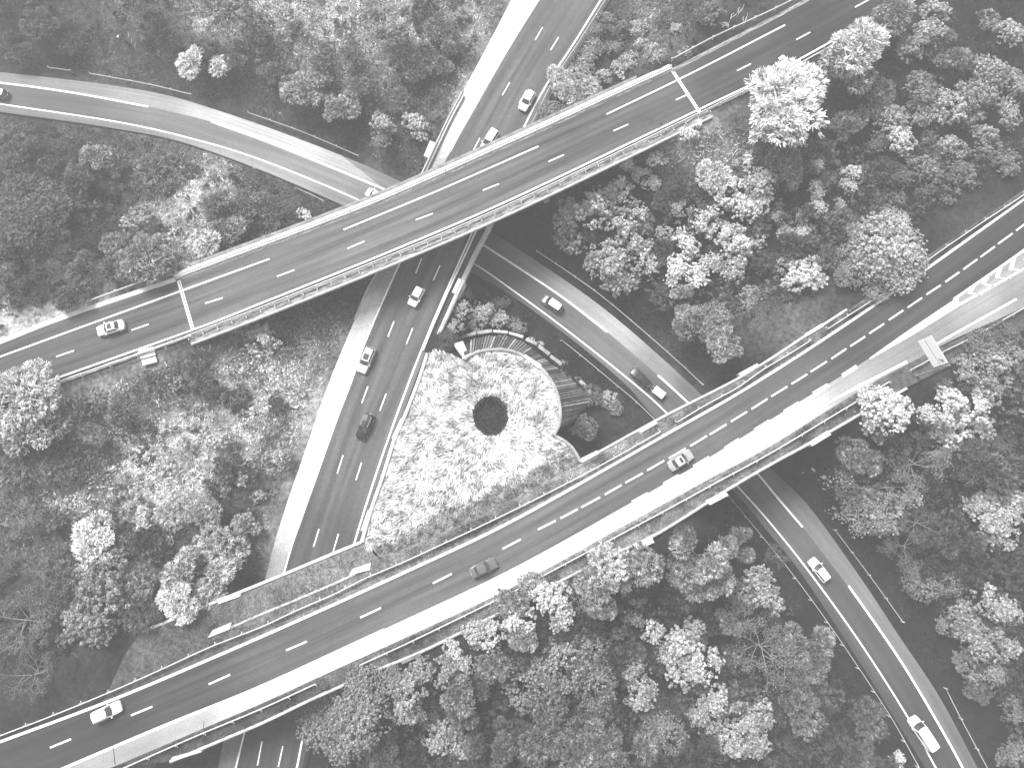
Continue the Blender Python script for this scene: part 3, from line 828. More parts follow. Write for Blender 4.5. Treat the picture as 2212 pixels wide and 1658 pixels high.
# grass verges on the overpass and beside the roads
VT = tones([(400, 1370, .07), (560, 1290, .12), (700, 1230, .16), (820, 1200, .16), (900, 1210, .14), (1050, 1140, .12), (1260, 1020, .20), (1400, 940, .20), (1520, 870, .12), (1700, 770, .14), (1850, 670, .10), (2100, 500, .07),
            (300, 1620, .05), (500, 1560, .05), (700, 1480, .08), (900, 1390, .10), (1100, 1290, .14), (1300, 1190, .16), (1500, 1080, .16), (1650, 1000, .14), (1800, 910, .10), (1950, 820, .07), (2150, 720, .05), (450, 1540, .06)])
vN = ribbon('grass_verge', [(225, 1508), (307, 1366), (471, 1299), (566, 1261), (781, 1172), (820, 1200), (1000, 1130), (1258, 999), (1376, 932), (1584, 825), (1741, 727), (1830, 671), (1930, 602), (2212, 410)],
            [(215, 1518), (256, 1501), (566, 1370), (879, 1229), (1115, 1116), (1415, 947), (1644, 815), (1740, 757), (1915, 637), (2212, 426)], M['verge'], None, -0.015, 8, lambda a, b: VT(a, b) * (0.5 + 1.0 * fbm(a, b, 26, 5)), ZL)
tag(vN, 'grass verge above the wide road', kind='structure')
vS = ribbon('grass_verge', [(243, 1654), (435, 1572), (566, 1516), (689, 1459), (880, 1372), (1115, 1261), (1353, 1130), (1532, 1031), (1660, 963), (1858, 842), (1960, 786), (2212, 661)],
            [(366, 1643), (433, 1615), (566, 1559), (664, 1512), (815, 1444), (989, 1367), (1225, 1246), (1414, 1154), (1566, 1059), (1753, 953), (1863, 890), (1960, 836), (2212, 712)], M['verge'], None, -0.015, 6, lambda a, b: VT(a, b) * (0.5 + 1.0 * fbm(a, b, 26, 6)), ZL)
tag(vS, 'grass verge below the wide road', kind='structure')

# ------------------------------------------------------------------ guard rails of the ground roads
make_rail('guard rail above the wide road, from the left edge to the grass triangle', [(-120, 1640), (0, 1588), (113, 1544.6), (251, 1488), (357, 1441), (461, 1393.5), (566, 1352.5), (640, 1318), (712, 1287), (761, 1263), (792, 1247), (856, 1220), (925, 1189), (1094, 1109), (1271, 1019), (1425, 933)], ZL, GR, w=.15)
make_rail('guard rail above the wide road, middle stretch past the cutting', [(1460, 913), (1520, 877), (1591, 838), (1645, 800), (1700, 767), (1748, 737)], ZL, GR, w=.14)
make_rail('guard rail above the wide road, right-hand stretch below the big round tree', [(1785, 712), (1850, 670), (1920, 625), (2012, 555.5), (2110, 488), (2212, 420), (2330, 335)], ZL, GR, w=.13)
make_rail('guard rail below the wide road, left of the big dark tree', [(200, 1685), (264, 1658), (420, 1589), (566, 1528), (684, 1474)], ZL, GR, out=-1, w=.15)
make_rail('long guard rail below the wide road, beside the bright shoulder', [(779, 1434), (900, 1378), (1115, 1273), (1176, 1240), (1414.8, 1113), (1545, 1042), (1663, 978), (1800, 896), (1917, 825.5)], ZL, GR, out=-1, w=.15)
make_rail('short guard rail piece left of the exit sign', [(1962, 800), (1990, 786), (2012, 772)], ZL, GR, out=-1, w=.12)
make_rail('guard rail right of the exit sign by the slip lane', [(2030, 762), (2080, 738), (2140, 705), (2212, 664), (2330, 600)], ZL, GR, out=-1, w=.12)
make_rail('guard rail beside the approach at the far left of the high road', [(0, 872), (79, 845), (200, 802), (300, 768), (417, 726)], ZU, GR, out=-1, w=.14)
make_rail('guard rail along the top of the bright bank, upper left', [(140, 672), (230, 640), (300, 614), (366, 590)], ZU, GR, out=1, w=.14)
make_rail('guard rail below the high road at the top right', [(1507, 250), (1600, 203), (1663, 176), (1760, 123), (1835, 82), (1970, 8), (2080, -55)], ZU, GR, out=-1, w=.13)
make_rail('guard rail above the high road at the top right', [(1452, 132), (1540, 85), (1663, 28), (1743, -12), (1850, -65)], ZU, GR, out=1, w=.13)
make_rail('short guard rail piece above the slip road, far left', [(107, 149), (154, 155.7)], 0.1, GR, w=.12)
make_rail('guard rail above the slip road, upper left', [(196, 162), (328, 186.4), (414, 207)], 0.1, GR, w=.14)
make_rail('guard rail above the slip road, before the high bridge', [(537, 246), (580, 261), (660, 290), (738, 323), (774, 339)], 0.1, GR, w=.12)
make_rail('guard rail below the slip road, before the high bridge', [(640, 408), (676, 424), (700, 436)], 0.1, GR, out=-1, w=.12)
make_rail('guard rail above the slip road, in front of the bright wood', [(1158.7, 544), (1235, 595), (1306, 646.5), (1407, 732), (1470, 788), (1517, 832)], 0.1, GR, w=.13)
make_rail('guard rail below the slip road, beside the ribbed slope', [(1212, 735), (1262, 775), (1330, 831.6), (1370, 865), (1414, 907)], 0.1, GR, out=-1, w=.12)
make_rail('guard rail left of the slip road, below the wide road', [(1573, 1071), (1663, 1181), (1705, 1233), (1789, 1348), (1914, 1535), (1981, 1653)], 0.1, GR, out=-1, w=.10)
make_rail('guard rail right of the slip road, among the dark trees', [(1802, 1145), (1879, 1247), (1915, 1297), (1948, 1343)], 0.1, GR, w=.08)
make_rail('guard rail right of the slip road at the bottom edge', [(2040, 1486), (2072, 1550), (2130, 1658), (2180, 1750)], 0.1, GR, w=.08)
make_rail('guard rail beside the three lanes, along the wood at the top', [(1310, 0), (1247, 100), (1195, 179), (1145, 277)], ZA, GR, w=.08)

# tall pale grass
def blades(n, xs, ys, zs, ang, ln, wd, lift, tone):
    """thin bent leaves: base point, direction, length"""
    dx, dy = np.cos(ang), np.sin(ang)
    nx, ny = -dy * wd / 2, dx * wd / 2
    z1 = zs + ln * lift
    V = np.stack([np.stack([xs - nx, ys - ny, zs], -1), np.stack([xs + nx, ys + ny, zs], -1),
                  np.stack([xs + dx * ln * .5 + nx, ys + dy * ln * .5 + ny, z1], -1), np.stack([xs + dx * ln * .5 - nx, ys + dy * ln * .5 - ny, z1], -1),
                  np.stack([xs + dx * ln + nx * .2, ys + dy * ln + ny * .2, z1 - ln * .12], -1), np.stack([xs + dx * ln - nx * .2, ys + dy * ln - ny * .2, z1 - ln * .12], -1)], 1).reshape(-1, 3)
    b = np.arange(n)[:, None] * 6
    F = np.concatenate([b + np.array([[0, 1, 2, 3]]), b + np.array([[3, 2, 4, 5]])])
    return V, F, np.repeat(tone, 6)
# ------------------------------------------------------------------ grass triangle, its walls and the ribbed slope
def zI(px, py): return 12.62 - 3.1 * smooth((1010 - np.asarray(py, float)) / 250.0)
zIc = lambda a, b: zI(a, b)
wl = [(781, 1170), (801, 1101), (826, 1030), (851, 950), (871, 905), (903, 823), (923, 762)]
inner = [(968, 762), (1003, 776), (1018, 765), (1050, 755.5), (1078, 753.6), (1106, 758), (1130, 767.6), (1169.5, 794.7), (1186, 815), (1201, 841), (1208.7, 873), (1210.6, 895.5), (1206.8, 920), (1196.5, 940)]
inner2 = [(1196.5, 940), (1214, 948), (1236.7, 966.5), (1255.4, 997)]
bottom = [(1255, 1003), (1180, 1052), (1094, 1100), (980, 1152), (856, 1212), (820, 1210), (781, 1175)]
def dense(pts, s=6):
    c = spline(pts)
    return resample(c, max(2, int(plen(c) / s)))
bd = np.vstack([dense(wl), dense(inner)[0:], dense(inner2)[1:], dense([(1255, 1003), (1180, 1052), (1094, 1100), (980, 1152), (856, 1212)]), dense([(856, 1212), (820, 1210), (784, 1178)])[1:]])
def inside(px, py, poly):
    r = np.zeros(px.shape, bool)
    j = len(poly) - 1
    for i in range(len(poly)):
        xi, yi, xj, yj = *poly[i], *poly[j]
        c = ((yi > py) != (yj > py)) & (px < (xj - xi) * (py - yi) / (yj - yi + 1e-12) + xi)
        r ^= c
        j = i
    return r
POND = (1060, 899, 39, 43)
gx, gy = np.meshgrid(np.arange(770, 1270, 9.0), np.arange(745, 1225, 9.0))
gx, gy = gx.ravel() + RNG.uniform(-2, 2, gx.size), gy.ravel() + RNG.uniform(-2, 2, gx.size)
pd = ((gx - POND[0]) / (POND[2] + 5)) ** 2 + ((gy - POND[1]) / (POND[3] + 5)) ** 2
k = inside(gx, gy, bd) & (pd > 1)
th = np.linspace(0, 2 * np.pi, 40, endpoint=False)
pr = np.stack([POND[0] + POND[2] * np.cos(th), POND[1] + POND[3] * np.sin(th)], -1)
allp = np.vstack([bd, pr, np.stack([gx[k], gy[k]], -1)])
nb, npd = len(bd), len(pr)
edges = [(i, (i + 1) % nb) for i in range(nb)] + [(nb + i, nb + (i + 1) % npd) for i in range(npd)]
vo, _, fo, *_ = delaunay_2d_cdt([Vector(p) for p in allp], edges, [], 0, 0.01)
vo = np.array([[v.x, v.y] for v in vo])
fo = [f for f in fo if len(f) == 3]
fc = vo[np.array(fo)].mean(1)
okf = inside(fc[:, 0], fc[:, 1], bd) & ((((fc[:, 0] - POND[0]) / POND[2]) ** 2 + ((fc[:, 1] - POND[1]) / POND[3]) ** 2) > 0.99)
F = np.array(fo)[okf]
Vw = P(vo[:, 0], vo[:, 1], zI(vo[:, 0], vo[:, 1]))
q = Vw[F[0]]
if np.cross(q[1] - q[0], q[2] - q[0])[2] < 0: F = F[:, ::-1]
def itone(px, py):
    near = smooth((1130 - py - (px - 860) * -0.5 + 0) / 60.0)   # the strip by the road is darker grass
    e = (py - (1212 - (px - 856) * 0.50))                     # distance in px above the road line
    f = smooth((-e - 38) / 30.0)
    return 0.10 + 0.19 * f
It = itone(vo[:, 0], vo[:, 1]) * (0.30 + 0.6 * fbm(vo[:, 0], vo[:, 1], 22, 4))
isl = link('grass_field', mesh_np('grass_field', Vw, F, It, smooth_s=True), M['verge'])
tag(isl, 'triangle of tall pale grass between the three roads', kind='structure')
zp = float(zI(POND[0], POND[1]))
pw = P(POND[0] + POND[2] * np.cos(th), POND[1] + POND[3] * np.sin(th), zp)
pm = MB()
cen = pw.mean(0)
ring = [tuple(q) for q in pw]
inn = [tuple(cen + (q - cen) * 0.96 - [0, 0, 2.2]) for q in pw]
pm.add(ring + inn, [(i, (i + 1) % 40, 40 + (i + 1) % 40, 40 + i) for i in range(40)])
pit = thing('pool', 'round dark pool sunk in the middle of the pale grass', 'pool', tuple(cen))
o = pm.build('bank', M['joint']); o.parent = pit; o.matrix_parent_inverse = Matrix.Translation(-Vector(cen))
wp = MB().add([tuple(cen + (q - cen) * 0.985 - [0, 0, 1.5]) for q in pw], [tuple(range(40))]).build('water_surface', M['water'])
wp.parent = pit; wp.matrix_parent_inverse = Matrix.Translation(-Vector(cen))

nw = 3200
rw_ = np.sqrt(RNG.random(nw)) * 1.02; tw_ = RNG.uniform(0, 2 * np.pi, nw)
rx_, ry_ = (pw[:, 0].max() - pw[:, 0].min()) / 2, (pw[:, 1].max() - pw[:, 1].min()) / 2
V, F, T = blades(nw, rw_ * np.cos(tw_) * rx_, rw_ * np.sin(tw_) * ry_, -1.45 + 1.3 * np.clip(rw_ - .75, 0, 1) * 3 + RNG.uniform(0, .25, nw), RNG.uniform(0, 6.28, nw), RNG.uniform(.15, .45, nw), .10, RNG.uniform(.1, .8, nw), RNG.uniform(.004, .045, nw) * np.where(rw_ > .93, 2.5, 1))
link('water_weed', mesh_np('water_weed', V, F, T), M['under'], pit)['kind'] = 'stuff'

rw = thing('retaining_wall', 'tall pale concrete wall between the three lanes and the grass triangle', 'wall')
wall('wall_panel', wl, lambda a, b: zI(a, b) + .45, 7, .45, M['concrete_white'], rw)
for qd in ([(905, 1), ] and [[(866, 903), (872, 906), (855, 949), (846, 945)], [(795, 1100), (803, 1102), (788, 1148), (779, 1145)]]):
    quad_block('wall_pilaster', qd, 12.0 if qd[0][1] > 1000 else 11.2, 5, M['concrete_white'], rw)
rib_t = thing('retaining_wall', 'curved wall with ribbed slope dropping from the grass to the cutting', 'wall')
wall('inner_cap', inner[1:], lambda a, b: zI(a, b) + .45, 2.5, .5, M['concrete_mid'], rib_t, .7)
wall('inner_cap', inner2, lambda a, b: zI(a, b) + .45, 9, .42, M['concrete_mid'], rib_t, .7)
quad_block('cap_block', [(999, 776), (998, 770), (1036, 754), (1037, 762)], 9.9, 2, M['concrete'], rib_t)
quad_block('cap_block', [(1134, 764), (1170, 788), (1165, 797), (1130, 771)], 10.1, 2, M['concrete'], rib_t)
quad_block('cap_block', [(1209, 877), (1214, 878), (1211, 921), (1203, 919)], 10.9, 2, M['concrete'], rib_t)
ip = resample(P(*spline([(1003, 772), (1018, 762), (1050, 753), (1078, 751), (1106, 755), (1131, 765), (1171, 792), (1188, 812), (1203, 840), (1211, 873), (1213, 895), (1209, 922)]).T, 0.0 + 9.9), 60)
op = resample(P(*spline([(1000, 738), (1030, 729), (1059, 725), (1097, 727), (1132, 740), (1171, 770), (1214, 802), (1246, 830), (1278, 862), (1262, 885), (1244, 905)]).T, 3.2), 60)
MBs = MB()
bk = np.concatenate([ip - [0, 0, .35], op - [0, 0, .35]])
link('slope_face', mesh_np('slope_face', bk, np.stack([np.arange(59), np.arange(59) + 1, np.arange(59) + 61, np.arange(59) + 60], -1), np.ones(120)), M['joint'], rib_t)
rr = random.Random(3)
for i in range(3, 60):
    a, b = Vector(ip[i]), Vector(op[i])
    ln = rr.uniform(.93, 1.03)
    wdt = (Vector(ip[min(59, i + 1)]) - Vector(ip[i - 1])).length / 2 * .31
    wd2 = (Vector(op[min(59, i + 1)]) - Vector(op[i - 1])).length / 2 * .31
    sx = Vector(ip[min(59, i + 1)] - ip[i - 1]).normalized()
    b = a + (b - a) * ln
    up = Vector((0, 0, rr.uniform(.02, .22)))
    m = MB().add([a - sx * wdt + up, a + sx * wdt + up, b + sx * wd2 + up, b - sx * wd2 + up, a - sx * wdt - Vector((0, 0, .5)), a + sx * wdt - Vector((0, 0, .5)), b + sx * wd2 - Vector((0, 0, .5)), b - sx * wd2 - Vector((0, 0, .5))],
                 [(0, 1, 2, 3), (7, 6, 5, 4), (0, 4, 5, 1), (1, 5, 6, 2), (2, 6, 7, 3), (3, 7, 4, 0)])
    m.build('rib', rr.choice([M['rib'], M['rib'], M['rib_pale'], M['rib_dark'], M['rib']]), rib_t)
quad_block('apron_slab', [(978, 742), (1000, 736), (1012, 764), (999, 772)], 7.0, .6, M['concrete'], rib_t)
oc = [[(978, 741), (976, 737), (1001, 724), (1003, 729)], [(1003, 729), (1001, 723), (1028, 715), (1029, 722)], [(1032, 722), (1031, 715), (1062, 710), (1063, 717)], [(1065, 717), (1066, 712), (1097, 714), (1097, 720)],
      [(1099, 721), (1100, 716), (1131, 724), (1129, 730)], [(1134, 735), (1138, 729), (1161, 739), (1159, 746)], [(1162, 750), (1165, 744), (1189, 761), (1185, 768)], [(1187, 771), (1191, 765), (1215, 783), (1211, 790)],
      [(1250, 824), (1255, 819), (1266, 829), (1262, 837)], [(1264, 840), (1269, 834), (1291, 853), (1287, 860)]]
for i, qd in enumerate(oc):
    quad_block('kerb_block', qd, 3.5, 1.2, M['concrete_mid'] if i not in (3, 4) else M['concrete'], rib_t)
# deep end wall of the cutting
ew = thing('retaining_wall', 'end wall of the cutting below the slip road bridge', 'wall')
wall('wall_panel', [(1262, 995), (1376, 932)], ZL - .4, 11, .3, M['concrete_dark'], ew)

n = 52000
px = RNG.uniform(775, 1260, n * 2); py = RNG.uniform(748, 1220, n * 2)
pdd = ((px - POND[0]) / (POND[2] - 1)) ** 2 + ((py - POND[1]) / (POND[3] - 1)) ** 2
k = inside(px, py, bd) & (pdd > RNG.uniform(.9, 1.08, len(px)))
px, py = px[k][:n], py[k][:n]
w = P(px, py, zI(px, py))
pc = P(POND[0], POND[1], zp)
rad = np.arctan2(w[:, 1] - pc[1], w[:, 0] - pc[0])
ang = rad + 0.9 * (fbm(w[:, 0], w[:, 1], 5, 2) - .5) * 4 + 3.0 * (fbm(w[:, 0], w[:, 1], 1.6, 7) - .5) + RNG.normal(0, .35, len(px))
e = itone(px, py)
gap = fbm(w[:, 0], w[:, 1], .9, 11)
tn = e * 1.9 * (0.35 + 1.1 * RNG.random(len(px))) * np.clip((gap - .15) * 2.6, .5, 1.4)
ln = RNG.uniform(.35, .95, len(px)) * np.where(e > .22, 1, .45)
bdw = np.vstack([wcurve(wl, zIc, 1.5), wcurve(inner, zIc, 1.5), wcurve(inner2, zIc, 1.5)])
bdist = np.min(np.hypot(w[:, 0][:, None] - bdw[None, :, 0], w[:, 1][:, None] - bdw[None, :, 1]), 1)
ln = ln * np.clip(bdist / 1.6, .15, 1)
keep = ((gap > 0.38) & (bdist > .42)) | ((RNG.random(len(px)) < .2) & (bdist > .6))
V, F, T = blades(keep.sum(), w[keep, 0], w[keep, 1], w[keep, 2], ang[keep], ln[keep], .12, RNG.uniform(.15, .6, keep.sum()), tn[keep])
tg_ = link('tall_grass', mesh_np('tall_grass', V, F, T), M['under'])
tag(tg_, 'tall pale grass combed outwards round the dark pool', 'grass', kind='stuff')
# ------------------------------------------------------------------ cars
def loft(st, ring):
    """st: list of x stations, ring(i) -> list of (y,z) for the left half from bottom centre to top centre"""
    V, F = [], []
    rows = []
    for i, x in enumerate(st):
        h = ring(i)
        full = h + [(-y, z) for y, z in h[-2:0:-1]]
        rows.append(len(full))
        V += [(x, y, z) for y, z in full]
    k = rows[0]
    for i in range(len(st) - 1):
        for j in range(k):
            F.append((i * k + j, i * k + (j + 1) % k, (i + 1) * k + (j + 1) % k, (i + 1) * k + j))
    F.append(tuple(range(k)))
    F.append(tuple(range((len(st) - 1) * k, len(st) * k))[::-1])
    return V, F

def make_car(label, cat, nose, tail, z, L, paint, style='hatch', roof=None, group='cars driving over the junction', hood=None, rails=False, sunroof=None, name='car', dark_glass='glass', tow=False):
    a, b = P(nose[0], nose[1], z + .6), P(tail[0], tail[1], z + .6)
    yaw = math.atan2(a[1] - b[1], a[0] - b[0])
    c = (a + b) / 2
    t = thing(name, label, cat, (c[0], c[1], z + 0.012), yaw, group)
    Wd, Ht, hb = {'hatch': (1.74, 1.46, .92), 'estate': (1.80, 1.46, .93), 'sedan': (1.78, 1.43, .90), 'coupe': (1.76, 1.38, .88), 'van': (1.95, 1.98, 1.10), 'mpv': (1.80, 1.65, .98), 'suv': (1.85, 1.66, 1.0)}[style]
    h = L / 2
    W2 = Wd / 2
    # x stations nose -> tail with half width, top height
    if style in ('hatch', 'mpv', 'van', 'estate', 'suv'):
        ws_b, ws_t, rr_t, rr_b = {'hatch': (.20, .04, -.40, -.46), 'mpv': (.26, .10, -.42, -.47), 'van': (.31, .20, -.47, -.49), 'estate': (.19, .05, -.41, -.47), 'suv': (.19, .06, -.41, -.46)}[style]
        rear_top = hb
    else:
        ws_b, ws_t, rr_t, rr_b = (.19, .05, -.20, -.33)
        rear_top = hb + .03
    prof = [(.5, .66, .50), (.492, .80, .62), (.47, .90, .70), (.42, .97, hb - .16), (.30, 1.0, hb - .05), (ws_b, 1.0, hb), (0, 1.0, hb + .02), (-.30, 1.0, hb + .02), (-.42, .98, rear_top), (-.475, .93, rear_top - .05), (-.494, .84, rear_top - .16), (-.5, .70, .52)]
    st = [p[0] * L for p in prof]
    def ring(i):
        f, w, tp = prof[i]
        w = w * W2
        lo = .24 if 0 < i < len(prof) - 1 else .34
        return [(0, lo), (w * .80, lo), (w * .97, lo + .08), (w, lo + (tp - lo) * .55), (w * .955, tp - .05), (w * .86, tp), (w * .5, tp + .025), (0, tp + .035)]
    V, F = loft(st, ring)
    body = MB().add(V, F).build('body', M[paint], t, True)
    sb = body.modifiers.new('smooth', 'SUBSURF')
    sb.levels = sb.render_levels = 1
    # cabin shell
    wb, wt = W2 * .90, W2 * .74 if style != 'van' else W2 * .86
    xb0, xt0, xt1, xb1 = ws_b * L, ws_t * L, rr_t * L, rr_b * L
    def lerp(p, q, s): return tuple(p[i] * (1 - s) + q[i] * s for i in range(3))
    zb, zt = hb - .03, Ht
    Bf, Br = (xb0, wb, zb), (xb1, wb * .94, zb)
    Tf, Tr = (xt0, wt, zt - .03), (xt1, wt * .94, zt - .05)
    m = MB()
    mir = lambda p: (p[0], -p[1], p[2])
    bulge_f, bulge_r = .16, .10
    Bc, Tc = (xb0 + bulge_f, 0, zb), (xt0 + .10, 0, zt)
    Brc, Trc = (xb1 - bulge_r, 0, zb), (xt1 - .06, 0, zt - .01)
    cm = ((xt0 + xt1) / 2, wt * 1.0, zt)
    cmc = ((xt0 + xt1) / 2, 0, zt + .03)
    # roof
    roofm = MB()
    r_ = .0
    roofm.add([Tf, Tc, mir(Tf), cm, cmc, mir(cm), Tr, Trc, mir(Tr)], [(0, 3, 4, 1), (1, 4, 5, 2), (3, 6, 7, 4), (4, 7, 8, 5)])
    ro = roofm.build('roof', M[roof or paint], t, False)
    bv = ro.modifiers.new('thick', 'SOLIDIFY'); bv.thickness = .05; bv.offset = 1
    bb = ro.modifiers.new('bevel', 'BEVEL'); bb.width = .03; bb.segments = 2
    # shell (pillars)
    m.add([Bf, Bc, mir(Bf), Tf, Tc, mir(Tf)], [(0, 1, 4, 3), (1, 2, 5, 4)])
    m.add([Br, Brc, mir(Br), Tr, Trc, mir(Tr)], [(0, 3, 4, 1), (1, 4, 5, 2)])
    m.add([Bf, Br, Tr, Tf], [(0, 3, 2, 1)]); m.add([mir(Bf), mir(Br), mir(Tr), mir(Tf)], [(0, 1, 2, 3)])
    m.build('cabin', M[paint], t, False)
    def pane(name, quad, push, mat=dark_glass, inset=.07):
        q = [Vector(p) for p in quad]
        c_ = sum(q, Vector()) / 4
        nrm = (q[1] - q[0]).cross(q[3] - q[0]).normalized()
        out = Vector(push)
        if nrm.dot(out) < 0: nrm = -nrm
        q = [c_ + (p - c_) * (1 - inset) + nrm * .012 for p in q]
        k = MB().add(q + [p - nrm * .02 for p in q], [(0, 1, 2, 3), (7, 6, 5, 4), (0, 4, 5, 1), (1, 5, 6, 2), (2, 6, 7, 3), (3, 7, 4, 0)])
        return k.build(name, M[mat], t)
    # windscreens follow the curved shell: two halves as one part
    for nm, (B0, Bm, T0, Tm, s) in {'windscreen': (Bf, Bc, Tf, Tc, 1), 'rear_window': (Br, Brc, Tr, Trc, -1)}.items():
        k = MB()
        for sg in (1, -1):
            f = (lambda p: p) if sg > 0 else mir
            q = [Vector(f(p)) for p in (lerp(B0, Bm, .06), Bm, Tm, lerp(T0, Tm, .10))]
            up = [lerp(q[0], q[3], .05), lerp(q[1], q[2], .05), lerp(q[1], q[2], .93), lerp(q[0], q[3], .93)]
            o_ = Vector((.012 * s, 0, .012))
            k.add([Vector(p) + o_ for p in up], [(0, 1, 2, 3)] if sg * s > 0 else [(3, 2, 1, 0)])
        k.build(nm, M[dark_glass], t)
    for sg in (1, -1):
        f = (lambda p: p) if sg > 0 else mir
        n_ = 3 if style in ('estate', 'mpv', 'suv', 'sedan') else 2
        for j in range(n_):
            if style == 'van' and j > 0: break
            s0, s1 = .06 + .90 * j / n_, .06 + .90 * (j + 1) / n_ - .03
            q = [lerp(lerp(Bf, Br, s0), lerp(Tf, Tr, s0), .14), lerp(lerp(Bf, Br, s1), lerp(Tf, Tr, s1), .14), lerp(lerp(Bf, Br, s1), lerp(Tf, Tr, s1), .9), lerp(lerp(Bf, Br, s0), lerp(Tf, Tr, s0), .9)]
            pane('side_window', [f(p) for p in q], (0, sg, .3), inset=.02)
        # mirrors
        MB().box((xb0 - .18, sg * (W2 + .10), hb + .06), (.14, .22, .13)).build('mirror', M[paint], t)
        MB().box((h - .20, sg * W2 * .66, .62), (.20, .30, .08), -sg * .45, .25).build('headlight', M['lamp'], t)
        MB().box((-h + .05, sg * W2 * .74, .74), (.12, .24, .18), sg * .2).build('tail_light', M['tail'], t)
        for xx in (L * .31, -L * .30):
            wk = MB()
            wk.tube([(0, -.11, 0), (0, .11, 0)], .32, 18)
            w = wk.build('wheel', M['rubber'], t)
            w.location = (xx, sg * (W2 - .10), .32)
            MB().tube([(0, sg * .09, 0), (0, sg * .125, 0)], .20, 12).build('rim', M['steel'], w)
        if rails:
            MB().tube([(xt0 - .15, sg * wt * .88, zt + .05), ((xt0 + xt1) / 2, sg * wt * .92, zt + .09), (xt1 + .15, sg * wt * .86, zt + .04)], .028, 6).build('roof_rail', M['steel'], t)
    if sunroof:
        x0, x1 = sunroof
        MB().box(((x0 + x1) / 2 * L, 0, zt + .088), (abs(x1 - x0) * L, wt * 1.3, .03)).build('sunroof', M['glass'], t)
    MB().box((h - .02, 0, .46), (.06, W2 * 1.0, .16)).build('grille', M['plastic'], t)
    MB().box((h + .0, 0, .34), (.03, .5, .11)).build('number_plate', M['car_white'], t)
    MB().box((-h - .0, 0, .62), (.03, .5, .11)).build('number_plate', M['car_white'], t)
    # bonnet and tailgate seams
    MB().tube([(xb0 + .16, -W2 * .7, hb + .005), (xb0 + .30, 0, hb + .035), (xb0 + .16, W2 * .7, hb + .005)], .018, 5).build('wiper', M['plastic'], t)
    MB().box((0, 0, .3), (L * .86, W2 * 1.7, .16)).build('underbody', M['plastic'], t)
    if style in ('sedan', 'coupe'):
        MB().box((-L * .405, 0, rear_top + .012), (.02, W2 * 1.4, .02)).build('boot_seam', M['plastic'], t)
    return t

make_car('white coupe with a dark glass roof panel, driving left on the high bridge', 'car', (211, 716), (267, 700), ZU, 4.35, 'car_white', 'coupe', sunroof=(.03, -.12))
make_car('white hatchback beside the wood on the three-lane road, farther from the high bridge', 'car', (1127, 237), (1150, 199), ZA, 4.1, 'car_white', 'hatch')
make_car('white van-like car just about to pass under the high bridge', 'car', (1046, 322), (1069, 286), ZA, 4.4, 'car_white', 'mpv')
make_car('small white hatchback on three lanes between the high bridge and the ribbed slope', 'car', (888, 660), (910, 621), ZA, 3.6, 'car_white', 'hatch')
make_car('silver estate car with a dark sunroof close to the pale shoulder', 'car', (780, 803), (802, 752), ZA, 4.6, 'car_silver', 'estate', sunroof=(.02, -.2))
make_car('black estate car with bright roof rails on the three-lane road', 'car', (778, 945), (799, 896), ZA, 4.45, 'car_black', 'estate', rails=True)
make_car('dark car with a white roof on the slip road above the ribbed slope', 'car', (1170, 641), (1214, 671), ZB, 4.1, 'car_grey', 'mpv', roof='car_white')
tc = make_car('black car towing a small white trailer on the slip road', 'car', (1365, 797), (1404, 836), ZB, 4.3, 'car_black', 'hatch')
make_car('grey saloon, sky reflection painted on its roof, beside the bright shoulder of the wide road', 'car', (1491, 980), (1449, 1007), ZL, 4.2, 'car_mid', 'sedan', roof='car_white', sunroof=(.03, -.08))  # white roof colour stands in for reflected sky
make_car('dark grey saloon driving alone on the middle of the wide road', 'car', (1069, 1214), (1020, 1237), ZL, 4.1, 'car_grey', 'sedan')
make_car('white hatchback near the lower left corner', 'car', (260, 1523), (201, 1551), ZL, 4.3, 'car_white', 'hatch')
make_car('dark car cut off by the left edge of the picture', 'car', (-32, 197), (18, 206), ZB, 4.3, 'car_grey', 'hatch')
make_car('white hatchback on the slip road below the wide road', 'car', (1752, 1208), (1787, 1253), ZB, 4.3, 'car_white', 'hatch')
make_car('large white van near the lower right corner', 'van', (1968, 1548), (2013, 1615), ZB, 5.3, 'car_white', 'van', name='van')
make_car('white car mostly hidden under the high bridge, only its nose showing on the slip road', 'car', (792, 413), (835, 437), ZB, 4.4, 'car_white', 'mpv')
# trailer
a, b = P(1400, 831, .6), P(1436, 859, .6)
yaw = math.atan2(a[1] - b[1], a[0] - b[0])
a2 = P(1412, 846, .6)
cc = P(1423, 848, .6)
tr = thing('trailer', 'small white box trailer behind the black car', 'trailer', (cc[0], cc[1], 0.012), yaw)
bx = MB().box((0, 0, .72), (2.1, 1.35, .62)).build('box_body', M['car_white'], tr)
bvm = bx.modifiers.new('bevel', 'BEVEL'); bvm.width = .04; bvm.segments = 2
MB().tube([(1.0, .5, .4), (1.9, 0, .4)], .035, 6).tube([(1.0, -.5, .4), (1.9, 0, .4)], .035, 6).tube([(1.9, 0, .4), (2.3, 0, .42)], .035, 6).build('drawbar', M['steel'], tr)
for sg in (1, -1):
    w = MB().tube([(0, -.09, 0), (0, .09, 0)], .27, 16).build('wheel', M['rubber'], tr)
    w.location = (-.05, sg * .78, .27)
    MB().tube([(0, sg * .08, 0), (0, sg * .10, 0)], .16, 10).build('rim', M['steel'], w)
    MB().box((-.05, sg * .80, .60), (.7, .22, .05)).build('mudguard', M['plastic'], tr)
    MB().box((-1.06, sg * .5, .5), (.04, .2, .1)).build('tail_light', M['tail'], tr)

